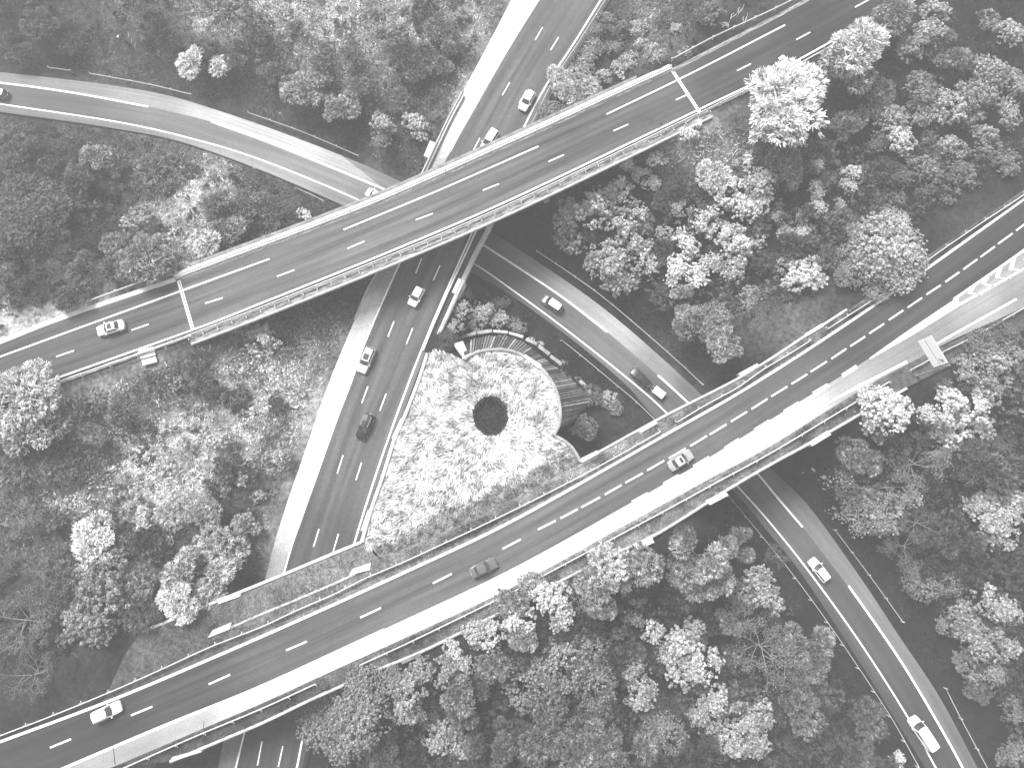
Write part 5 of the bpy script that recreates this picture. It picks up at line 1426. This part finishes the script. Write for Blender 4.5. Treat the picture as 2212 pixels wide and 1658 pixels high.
G1, G2, G3, G4, G5 = 'trees and shrubs in the scrub left of the roads', 'trees in the wedge between the high road and the three lanes', 'trees of the wood right of the slip road', 'trees on the slopes at the lower right', 'trees of the wood below the wide road'
TL = {G1: [(435, 132, 47, 'f', .7), (655, 190, 46, 'f', .24), (690, 160, 30, 'f', .26), (735, 228, 42, 'f', .24), (826, 256, 28, 'p', .42), (820, 290, 30, 'p', .22), (893, 265, 35, 'p', .40), (848, 62, 40, 'p', .22), (812, 60, 16, 's', .42), (940, 247, 15, 'p', .2), (862, 210, 28, 'f', .12),
      (80, 45, 40, 'f', .09), (30, 95, 35, 'f', .07), (205, 338, 34, 'f', .22), (330, 370, 45, 'f', .13), (250, 350, 30, 'f', .12), (50, 430, 72, 'd', .12), (35, 500, 55, 'd', .11), (30, 310, 45, 'f', .10), (110, 470, 45, 'f', .10), (130, 400, 50, 'f', .07),
      (287, 475, 36, 'p', .30), (372, 500, 19, 's', .38), (442, 533, 36, 'f', .52), (470, 470, 50, 'f', .17), (520, 450, 40, 'f', .13), (236, 528, 25, 'f', .2), (310, 555, 45, 'f', .2), (350, 545, 35, 'f', .25), (270, 570, 30, 'f', .18), (660, 465, 22, 's', .5), (580, 450, 40, 'f', .11),
      (200, 580, 40, 'f', .09), (150, 640, 30, 'f', .08), (305, 590, 14, 's', .45), (40, 850, 62, 'f', .46), (10, 900, 50, 'f', .42), (60, 930, 50, 'f', .28), (562, 737, 40, 'p', .46), (530, 690, 24, 'p', .16), (595, 705, 30, 'p', .12), (640, 760, 20, 's', .2), (465, 940, 35, 'p', .42), (597, 990, 36, 'p', .34), (312, 1118, 30, 'p', .5),
      (200, 1178, 46, 'f', .72), (12, 1130, 13, 's', .4), (207, 1130, 17, 's', .45), (330, 950, 22, 's', .4), (358, 1010, 22, 's', .42), (385, 820, 20, 's', .2), (215, 1270, 62, 'p', .20), (290, 1260, 50, 'p', .16), (185, 1340, 48, 'p', .22), (130, 1240, 40, 'f', .10), (250, 1190, 28, 'p', .2),
      (420, 1240, 48, 'f', .34), (385, 1300, 34, 'f', .55), (470, 1180, 45, 'f', .30), (440, 1290, 34, 'f', .34), (520, 1150, 32, 'f', .25), (350, 1170, 26, 's', .4), (370, 1110, 28, 'f', .3), (440, 1110, 30, 'f', .25), (500, 1040, 26, 's', .3), (330, 1200, 16, 's', .5), (560, 1070, 20, 's', .25),
      (40, 1340, 50, 't', .12), (60, 1460, 45, 't', .09), (20, 1110, 40, 't', .16), (30, 1010, 40, 'f', .12), (110, 1000, 38, 'f', .1), (180, 900, 36, 'f', .13), (260, 880, 30, 'f', .13), (300, 1330, 30, 'f', .08), (440, 1320, 30, 't', .16), (310, 830, 26, 'f', .12), (420, 800, 26, 'f', .10),
      (140, 150 - 60, 30, 'f', .07), (560, 90, 26, 'f', .13), (640, 60, 24, 'f', .2), (760, 120, 30, 'f', .13), (700, 110, 30, 'f', .12), (950, 60, 30, 'f', .14), (960, 120, 34, 'f', .13), (900, 150, 30, 'f', .11), (780, 180, 26, 'f', .12), (590, 150, 30, 'f', .11), (510, 110, 28, 'f', .1), (800, 20, 16, 's', .24), (835, 15, 14, 's', .22), (765, 22, 14, 's', .24), (735, 15, 13, 's', .2), (870, 22, 16, 's', .2)],
      G2: [(1250, 160, 26, 'f', .26), (1208, 160, 24, 'f', .42), (1310, 38, 24, 'p', .16), (1345, 55, 26, 'p', .14), (1383, 50, 26, 'p', .36), (1462, 58, 14, 'p', .36), (1290, 62, 22, 'p', .18), (1280, 98, 28, 'p', .22), (1330, 95, 22, 'p', .18), (1385, 90, 18, 'p', .36), (1360, 120, 24, 'p', .36), (1415, 108, 26, 'p', .32), (1265, 128, 28, 'p', .28), (1335, 142, 20, 'p', .38), (1305, 160, 22, 'p', .34),
           (1225, 195, 28, 'f', .3), (1275, 188, 26, 'f', .36), (1245, 200, 26, 'f', .28), (1195, 238, 30, 'd', .22), (1345, 160, 14, 's', .4), (1570, 52, 10, 's', .5), (1440, 35, 22, 'f', .12), (1480, 110, 14, 's', .26), (1540, 20, 34, 'p', .14)],
      G3: [(1695, 225, 76, 'f', .8), (1718, 180, 52, 'f', .75), (1690, 275, 40, 'f', .6), (1855, 95, 60, 'f', .5), (1880, 70, 34, 'f', .5), (1840, 150, 44, 'f', .22), (1490, 282, 20, 'p', .55), (1512, 268, 10, 's', .5), (1425, 330, 24, 'p', .5), (1362, 352, 24, 'p', .55), (1395, 375, 26, 'p', .4), (1345, 405, 32, 'p', .5), (1310, 420, 34, 'p', .36), (1418, 390, 18, 'p', .36),
           (1225, 455, 44, 'p', .28), (1285, 440, 48, 'p', .38), (1340, 470, 42, 'p', .38), (1238, 510, 38, 'p', .22), (1330, 555, 56, 'p', .30), (1290, 575, 36, 'p', .26), (1350, 600, 40, 'p', .20), (1380, 520, 36, 'p', .3), (1375, 450, 30, 'p', .4), (1400, 560, 34, 'p', .36), (1470, 575, 36, 'p', .58), (1505, 590, 34, 'p', .58), (1490, 520, 36, 'p', .5), (1530, 460, 36, 'p', .55), (1575, 400, 42, 'p', .6), (1545, 375, 34, 'f', .55),
           (1610, 440, 38, 'p', .5), (1650, 390, 38, 'p', .42), (1650, 430, 34, 'p', .4), (1600, 520, 44, 'p', .45), (1560, 500, 34, 'p', .5), (1640, 510, 26, 'p', .3), (1590, 570, 34, 'p', .34), (1540, 560, 30, 'p', .4), (1475, 645, 26, 'f', .26), (1510, 700, 44, 'f', .18), (1560, 690, 44, 'd', .20), (1585, 730, 34, 'f', .26), (1480, 680, 20, 'f', .22), (1620, 640, 34, 'p', .22),
           (1742, 600, 42, 'p', .45), (1710, 570, 26, 'p', .34), (1760, 575, 28, 'p', .4), (1700, 500, 22, 'p', .3), (1738, 500, 20, 'p', .42), (1765, 405, 24, 'p', .34), (1775, 440, 22, 'p', .42), (1770, 350, 24, 'p', .36), (1800, 470, 18, 'p', .25), (1735, 460, 16, 'p', .4), (1850, 370, 26, 'p', .4), (1835, 400, 20, 'p', .36), (1815, 440, 20, 'p', .26), (1700, 345, 36, 'f', .16),
           (1935, 530, 66, 'd', .34), (1960, 570, 50, 'd', .34), (1905, 560, 46, 'd', .30), (1850, 555, 34, 'd', .22), (1840, 590, 30, 'd', .2), (1900, 625, 26, 'd', .24), (1945, 480, 34, 'd', .34), (1860, 510, 30, 'd', .2),
           (1930, 245, 40, 'p', .22), (1990, 180, 42, 'p', .16), (1955, 290, 42, 'p', .38), (2060, 310, 38, 'p', .24), (2000, 230, 34, 'p', .22), (2060, 220, 46, 'p', .28), (2120, 190, 46, 'p', .20), (2150, 140, 40, 'p', .22), (2060, 100, 36, 'f', .14), (2010, 60, 40, 'p', .26), (2035, 20, 36, 'p', .28), (1975, 95, 36, 'p', .2), (2190, 60, 34, 'p', .30), (2195, 170, 34, 'p', .22),
           (2190, 240, 36, 'p', .22), (2140, 290, 40, 'p', .20), (2185, 340, 34, 'p', .16), (2090, 370, 32, 'p', .13), (2010, 360, 36, 'p', .16), (1900, 300, 28, 'p', .12), (1880, 245, 26, 'f', .16), (1930, 30, 42, 'f', .16), (1900, 190, 30, 'f', .12), (1830, 270, 30, 'f', .12), (1960, 380, 30, 'p', .1), (1680, 460, 18, 'p', .3), (1720, 390, 22, 'p', .4), (1620, 345, 22, 's', .45), (1480, 440, 26, 'p', .25), (1440, 500, 26, 'p', .28)],
      G4: [(1925, 880, 50, 'p', .62), (1890, 870, 30, 'p', .55), (1900, 910, 30, 'p', .35), (2065, 870, 46, 'p', .62), (2110, 870, 46, 'p', .66), (2070, 925, 42, 'p', .66), (2030, 920, 34, 'p', .42), (2010, 895, 24, 'p', .5), (2120, 920, 36, 'p', .4), (2160, 790, 42, 'p', .28), (2100, 785, 34, 'p', .3), (2195, 770, 34, 'p', .24), (2130, 740, 32, 'd', .2), (2180, 720, 28, 'd', .14), (2150, 840, 40, 'p', .34),
           (2060, 960, 36, 'p', .26), (2015, 975, 34, 'p', .2), (1890, 1055, 78, 't', .22), (1985, 1000, 55, 't', .14), (1870, 985, 38, 'f', .18), (1900, 1090, 50, 'f', .24), (1850, 1060, 36, 'f', .18), (1978, 1072, 24, 'p', .5), (1903, 945, 16, 's', .62), (2150, 1110, 46, 'p', .36), (2190, 1090, 42, 'p', .38), (2130, 1090, 34, 'p', .28), (2170, 1150, 40, 'p', .34), (2185, 1060, 30, 'p', .4),
           (2140, 1010, 46, 'f', .08), (2195, 1000, 36, 'f', .08), (2010, 1255, 40, 'd', .2), (2060, 1250, 36, 'd', .2), (1960, 1180, 46, 't', .1), (1990, 1130, 40, 't', .1), (2150, 1300, 38, 'p', .34), (2185, 1325, 34, 'p', .34), (2100, 1340, 42, 'p', .22), (2130, 1390, 46, 'p', .24), (2185, 1400, 38, 'p', .26), (2060, 1350, 28, 'p', .2), (2110, 1440, 36, 'p', .2), (2160, 1460, 30, 'p', .22), (2195, 1530, 30, 'p', .14), (2195, 1620, 34, 'p', .16), (2120, 1490, 26, 'f', .12), (2080, 1170, 40, 'f', .07), (1830, 1040, 26, 't', .12)],
      G5: [(1185, 1295, 42, 'p', .52), (1150, 1270, 24, 'f', .3), (1215, 1330, 30, 'p', .34), (1115, 1345, 32, 'p', .50), (1100, 1300, 26, 'f', .22), (1060, 1375, 30, 'p', .40), (1025, 1370, 24, 'p', .4), (1130, 1380, 24, 'f', .24), (1320, 1220, 36, 'f', .50), (1290, 1270, 34, 'f', .26), (1255, 1280, 30, 't', .2), (1300, 1310, 26, 'f', .18), (1390, 1215, 34, 'f', .24), (1340, 1260, 24, 'p', .2),
           (1515, 1200, 40, 'f', .26), (1530, 1250, 44, 'f', .26), (1480, 1230, 30, 'f', .2), (1570, 1180, 22, 'f', .2), (1605, 1175, 28, 'f', .18), (1640, 1270, 42, 'p', .28), (1670, 1300, 30, 'p', .3), (1610, 1290, 34, 'd', .2), (1590, 1330, 30, 'f', .16), (1210, 1430, 62, 'd', .22), (1140, 1470, 56, 'd', .2), (1260, 1400, 44, 'd', .18), (1280, 1480, 50, 'd', .17), (1180, 1520, 40, 'd', .15), (1290, 1530, 34, 'd', .12),
           (1410, 1365, 26, 'p', .42), (1370, 1440, 34, 'p', .24), (1385, 1500, 36, 'p', .30), (1370, 1340, 20, 'p', .2), (1470, 1400, 42, 'p', .40), (1520, 1430, 46, 'p', .46), (1480, 1460, 36, 'p', .34), (1500, 1370, 28, 'p', .3), (1430, 1410, 22, 'p', .24), (1545, 1510, 34, 'p', .34), (1520, 1550, 34, 'p', .24), (1600, 1560, 40, 'p', .30), (1640, 1540, 36, 'p', .3), (1580, 1600, 40, 'p', .30), (1640, 1600, 36, 'p', .26),
           (1650, 1400, 56, 't', .16), (1700, 1440, 46, 't', .14), (1750, 1390, 42, 'f', .18), (1760, 1430, 34, 'f', .14), (1740, 1550, 36, 'f', .13), (1720, 1500, 34, 't', .12), (1440, 1590, 40, 'd', .17), (1290, 1600, 40, 'f', .15), (1160, 1610, 36, 'f', .12), (1250, 1630, 40, 'f', .14), (1360, 1640, 40, 'f', .14), (950, 1590, 38, 'p', .28), (985, 1625, 30, 'p', .26), (935, 1560, 20, 'd', .3), (1000, 1570, 28, 'p', .2),
           (738, 1500, 52, 'd', .24), (700, 1560, 50, 'd', .22), (775, 1560, 50, 'd', .23), (740, 1600, 46, 'd', .2), (790, 1490, 40, 'd', .24), (675, 1520, 34, 'd', .2), (880, 1500, 38, 'p', .26), (880, 1540, 30, 'p', .3), (850, 1470, 26, 'p', .2), (975, 1410, 26, 'p', .42), (1000, 1440, 24, 'p', .32), (950, 1460, 34, 'p', .24), (985, 1500, 34, 'f', .16), (1060, 1440, 26, 'f', .16), (910, 1450, 26, 'p', .24), (1010, 1520, 34, 'f', .12),
           (1945, 1640, 18, 'p', .5), (1880, 1560, 34, 'f', .1), (1850, 1640, 34, 'f', .08), (1060, 1620, 36, 'f', .10), (830, 1640, 34, 'f', .1), (1480, 1160, 22, 'f', .12), (1680, 1200, 24, 't', .1)]}
for g_, L in TL.items():
    for (px, py, r, k, tn) in L:
        tn = tn * 1.1 if g_ == G3 and px > 1815 and py < 400 else tn
        tn *= {G1: .85, G4: .85, G5: .9}.get(g_, 1.0)
        plant(px, py, r, k, tn, g_, hs=.55 if g_ in (G1, G2) and k in 'fs' else .8)
G6 = 'shrubs round the curved wall and the abutment'
for (px, py, r, k, tn) in [(1010, 640, 16, 'p', .24), (1000, 668, 24, 'p', .28), (1040, 672, 26, 'p', .34), (1075, 690, 26, 'p', .3), (1120, 702, 22, 'p', .18), (1022, 700, 20, 'p', .3), (985, 700, 18, 'p', .3), (965, 730, 22, 'd', .08), (955, 748, 16, 'd', .08), (1148, 734, 9, 's', .5), (1170, 742, 10, 's', .4),
                           (1218, 782, 9, 's', .3), (1084, 724, 9, 's', .6), (1318, 862, 24, 'p', .34), (1330, 878, 16, 'f', .2), (1262, 925, 26, 'f', .12), (1085, 650, 20, 'p', .1)]:
    plant(px, py, r, k, tn, G6, hs=.7)

# dim trees filling the dark parts of the woods: nothing tells them apart, so each wood's share one label
def on_road(px, py):
    q = P(px, py, 5)
    i = min(max(int(np.searchsorted(GX, q[0])) - 1, 0), len(GX) - 2)
    j = min(max(int(np.searchsorted(GY, q[1])) - 1, 0), len(GY) - 2)
    return min(DL[j, i] - 12.5, DA[j, i] - 10.5, DB[j, i] - 9, DUall[j, i] - 10)
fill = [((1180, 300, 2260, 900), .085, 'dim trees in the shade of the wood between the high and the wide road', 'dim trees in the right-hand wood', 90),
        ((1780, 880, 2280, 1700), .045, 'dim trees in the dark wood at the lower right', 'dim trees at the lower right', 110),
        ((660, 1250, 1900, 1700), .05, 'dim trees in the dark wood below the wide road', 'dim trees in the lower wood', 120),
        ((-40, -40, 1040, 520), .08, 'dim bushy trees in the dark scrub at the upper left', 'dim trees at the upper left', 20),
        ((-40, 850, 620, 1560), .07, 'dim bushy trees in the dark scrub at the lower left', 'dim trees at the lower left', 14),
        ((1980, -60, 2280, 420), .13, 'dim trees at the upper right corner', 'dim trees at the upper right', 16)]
FILLS = {}
for (x0, y0, x1, y1), tn, lab, grp, n in fill:
    c, tries = 0, 0
    while c < n and tries < 4000:
        tries += 1
        px, py, r = random.uniform(x0, x1), random.uniform(y0, y1), random.uniform(20, 40)
        if on_road(px, py) < r / 13.0 - .5: continue
        if any((px - a) ** 2 + (py - b) ** 2 < (.5 * (r + q)) ** 2 for a, b, q in OCC): continue
        if x0 < 700 and random.random() > .5 and float(ground_tone(np.array([px]), np.array([py]))[0]) > .10: continue
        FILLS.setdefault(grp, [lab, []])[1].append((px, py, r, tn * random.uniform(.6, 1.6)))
        OCC.append((px, py, r))
        c += 1
low = []
for s_ in range(4):
    V, F, T, cs = crown_feather(4.0, 7.5, 4200, (.4, .95), .19, 8) if s_ % 2 else crown_puffy(4.0, 7.5, 14, 9, 10, .36, (.24, .46), .8)
    low.append((V, F, T))
for grp, (lab, L) in FILLS.items():
    VV, FF, TT, k0 = [], [], [], 0
    for n_, (px, py, r, tn) in enumerate(L):
        V, F, T = low[n_ % 4]
        q = P(px, py, 6)
        for _ in range(4): q = P(px, py, float(gz(q[0], q[1])) + 3)
        s, a = r / 12.6 / 4.0, random.uniform(0, 6.28)
        ca, sa = math.cos(a) * s, math.sin(a) * s
        VV.append(np.stack([V[:, 0] * ca - V[:, 1] * sa + q[0], V[:, 0] * sa + V[:, 1] * ca + q[1], V[:, 2] * s * .6 + float(gz(q[0], q[1]))], -1))
        FF.append(F + k0); TT.append(T * tn); k0 += len(V)
    o = link('wood', mesh_np('wood', np.concatenate(VV), np.concatenate(FF), np.concatenate(TT)), M['under'])
    tag(o, lab, 'wood', kind='stuff')

# ------------------------------------------------------------------ undergrowth: leaves, bramble and grass, one mass
def under(n, seed, lw, tonef, kindname, label, hmax, mask, size, flat=.6):
    x = RNG.uniform(-112, 112, n); y = RNG.uniform(-50, 112, n)
    i = np.clip(np.searchsorted(GX, x) - 1, 0, len(GX) - 2); j = np.clip(np.searchsorted(GY, y) - 1, 0, len(GY) - 2)
    clear = np.minimum(np.minimum(DL[j, i] - 11.6, DA[j, i] - 8.6), np.minimum(DB[j, i] - 5.2, DU[j, i] - 8.6))
    pxx, pyy = proj(x, y, gz(x, y))
    k = (clear > 0) & (pxx > -40) & (pxx < 2260) & (pyy > -40) & (pyy < 1700) & ~inpoly_w(x, y, _island)
    x, y, clear, i, j = x[k], y[k], clear[k], i[k], j[k]
    g = gz(x, y)
    d = fbm(x, y, 5.0, seed)
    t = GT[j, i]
    keep = RNG.random(len(x)) < mask(d, t)
    x, y, g, d, t, clear = x[keep], y[keep], g[keep], d[keep], t[keep], clear[keep]
    hh = np.clip((d - .42) * 6, 0, 1) * hmax * np.clip(clear / 3, 0, 1)
    z = g + hh * RNG.uniform(.3, 1, len(x)) + .04
    C = np.stack([x, y, z], -1)
    Nn = unit(RNG.normal(size=C.shape) * flat + [0, 0, 1])
    V, F = quads(C, Nn, RNG.uniform(*size, len(x)), lw)
    cl = .5 + 1.1 * fbm(x, y, 1.3, seed + 3)
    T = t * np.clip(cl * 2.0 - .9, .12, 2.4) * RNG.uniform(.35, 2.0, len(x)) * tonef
    o = link(kindname, mesh_np(kindname, V, F, np.repeat(T, 4)), M['under'])
    return tag(o, label, kindname.replace('_', ' '), kind='stuff')
under(330000, 21, 1.0, 1.0, 'undergrowth', 'brambles and low leaves covering the ground between the roads', 1.6, lambda d, t: np.clip((d - .38) * 5, .1, 1), (.10, .30), .8)
under(330000, 33, .14, 1.6, 'rough_grass', 'rough tufted grass in the clearings and on the banks', .6, lambda d, t: np.clip(t * 7 + .05, .1, 1), (.35, .9), .9)
# low scrub: countless small bushes in the clearings
sv = [crown_puffy(1.0, 1.2, 6, 7, 8, .17, (.12, .24), .8, 2, .2) if a_ % 2 else crown_feather(1.0, 1.2, 1300, (.15, .4), .08, 4) for a_ in range(8)]
def scrub(n, x0, x1, y0, y1, label, seed, rng=(.35, 1.15), lo=.4, hi=2.6):
    VV, FF, TT, k0, c, tries = [], [], [], 0, 0, 0
    while c < n and tries < n * 12:
        tries += 1
        px, py = random.uniform(x0, x1), random.uniform(y0, y1)
        if on_road(px, py) < .3: continue
        q = P(px, py, 6)
        for _ in range(3): q = P(px, py, float(gz(q[0], q[1])))
        if fbm(q[0], q[1], 7.0, seed) < .44: continue
        if inpoly_w(np.array([q[0]]), np.array([q[1]]), _island)[0]: continue
        V, F, T, _c = sv[random.randint(0, 7)]
        s, a = random.uniform(*rng), random.uniform(0, 6.28)
        ca, sa = math.cos(a) * s, math.sin(a) * s
        VV.append(np.stack([V[:, 0] * ca - V[:, 1] * sa + q[0], V[:, 0] * sa + V[:, 1] * ca + q[1], V[:, 2] * s + float(gz(q[0], q[1]))], -1))
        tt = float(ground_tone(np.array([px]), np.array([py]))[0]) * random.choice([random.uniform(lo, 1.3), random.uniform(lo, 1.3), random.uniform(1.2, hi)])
        FF.append(F + k0); TT.append(T * tt); k0 += len(V); c += 1
    tag(link('scrub', mesh_np('scrub', np.concatenate(VV), np.concatenate(FF), np.concatenate(TT)), M['under']), label, 'scrub', kind='stuff')
scrub(340, -30, 760, 640, 1420, 'low patchy scrub in the meadow left of the three lanes', 51)
scrub(280, -30, 1080, -30, 420, 'low scrub above the slip road at the top left', 52)
scrub(180, -30, 720, 280, 660, 'low scrub between the slip road and the high road', 53)
scrub(260, 1200, 2230, -30, 760, 'low scrub under and between the trees of the right-hand wood', 54)
# grass and weeds on the overpass verges
def verge_tufts(A, B, n, lab, z=ZL):
    a, b = resample(wcurve(A, z), 200), resample(wcurve(B, z), 200)
    u = RNG.uniform(0, 198.9, n); v = RNG.uniform(.06, .94, n)
    i = u.astype(int); f = (u - i)[:, None]
    p = (a[i] * (1 - f) + a[i + 1] * f) * (1 - v[:, None]) + (b[i] * (1 - f) + b[i + 1] * f) * v[:, None]
    px, py = proj(p[:, 0], p[:, 1], p[:, 2])
    cl = fbm(p[:, 0], p[:, 1], 2.4, 14)
    T = VT(px, py) * np.clip((cl - .2) * 2.8, .2, 2.2) * RNG.uniform(.6, 1.7, n)
    V, F, TT = blades(n, p[:, 0], p[:, 1], p[:, 2] - .01, RNG.uniform(0, 6.28, n), RNG.uniform(.15, .45, n), .08, RNG.uniform(.2, .7, n), T)
    tag(link('verge_grass', mesh_np('verge_grass', V, F, TT), M['under']), lab, 'grass', kind='stuff')
verge_tufts([(320, 1362), (471, 1301), (566, 1263), (781, 1175), (820, 1203), (1000, 1133), (1258, 1002), (1376, 935), (1584, 828), (1741, 730), (1830, 674), (1930, 610), (2212, 415)], [(300, 1478), (566, 1366), (879, 1225), (1115, 1111), (1415, 942), (1644, 811), (1740, 754), (1915, 634), (2212, 424)][:9], 16000, 'short grass and weeds on the verge above the wide road')
verge_tufts([(243, 1660), (435, 1578), (566, 1522), (689, 1465), (880, 1378), (1115, 1267), (1353, 1136), (1532, 1037), (1660, 969), (1858, 847)], [(366, 1640), (433, 1612), (566, 1556), (664, 1510), (815, 1442), (989, 1365), (1225, 1244), (1414, 1152), (1566, 1057), (1863, 888)], 12000, 'short grass and weeds on the verge below the wide road')
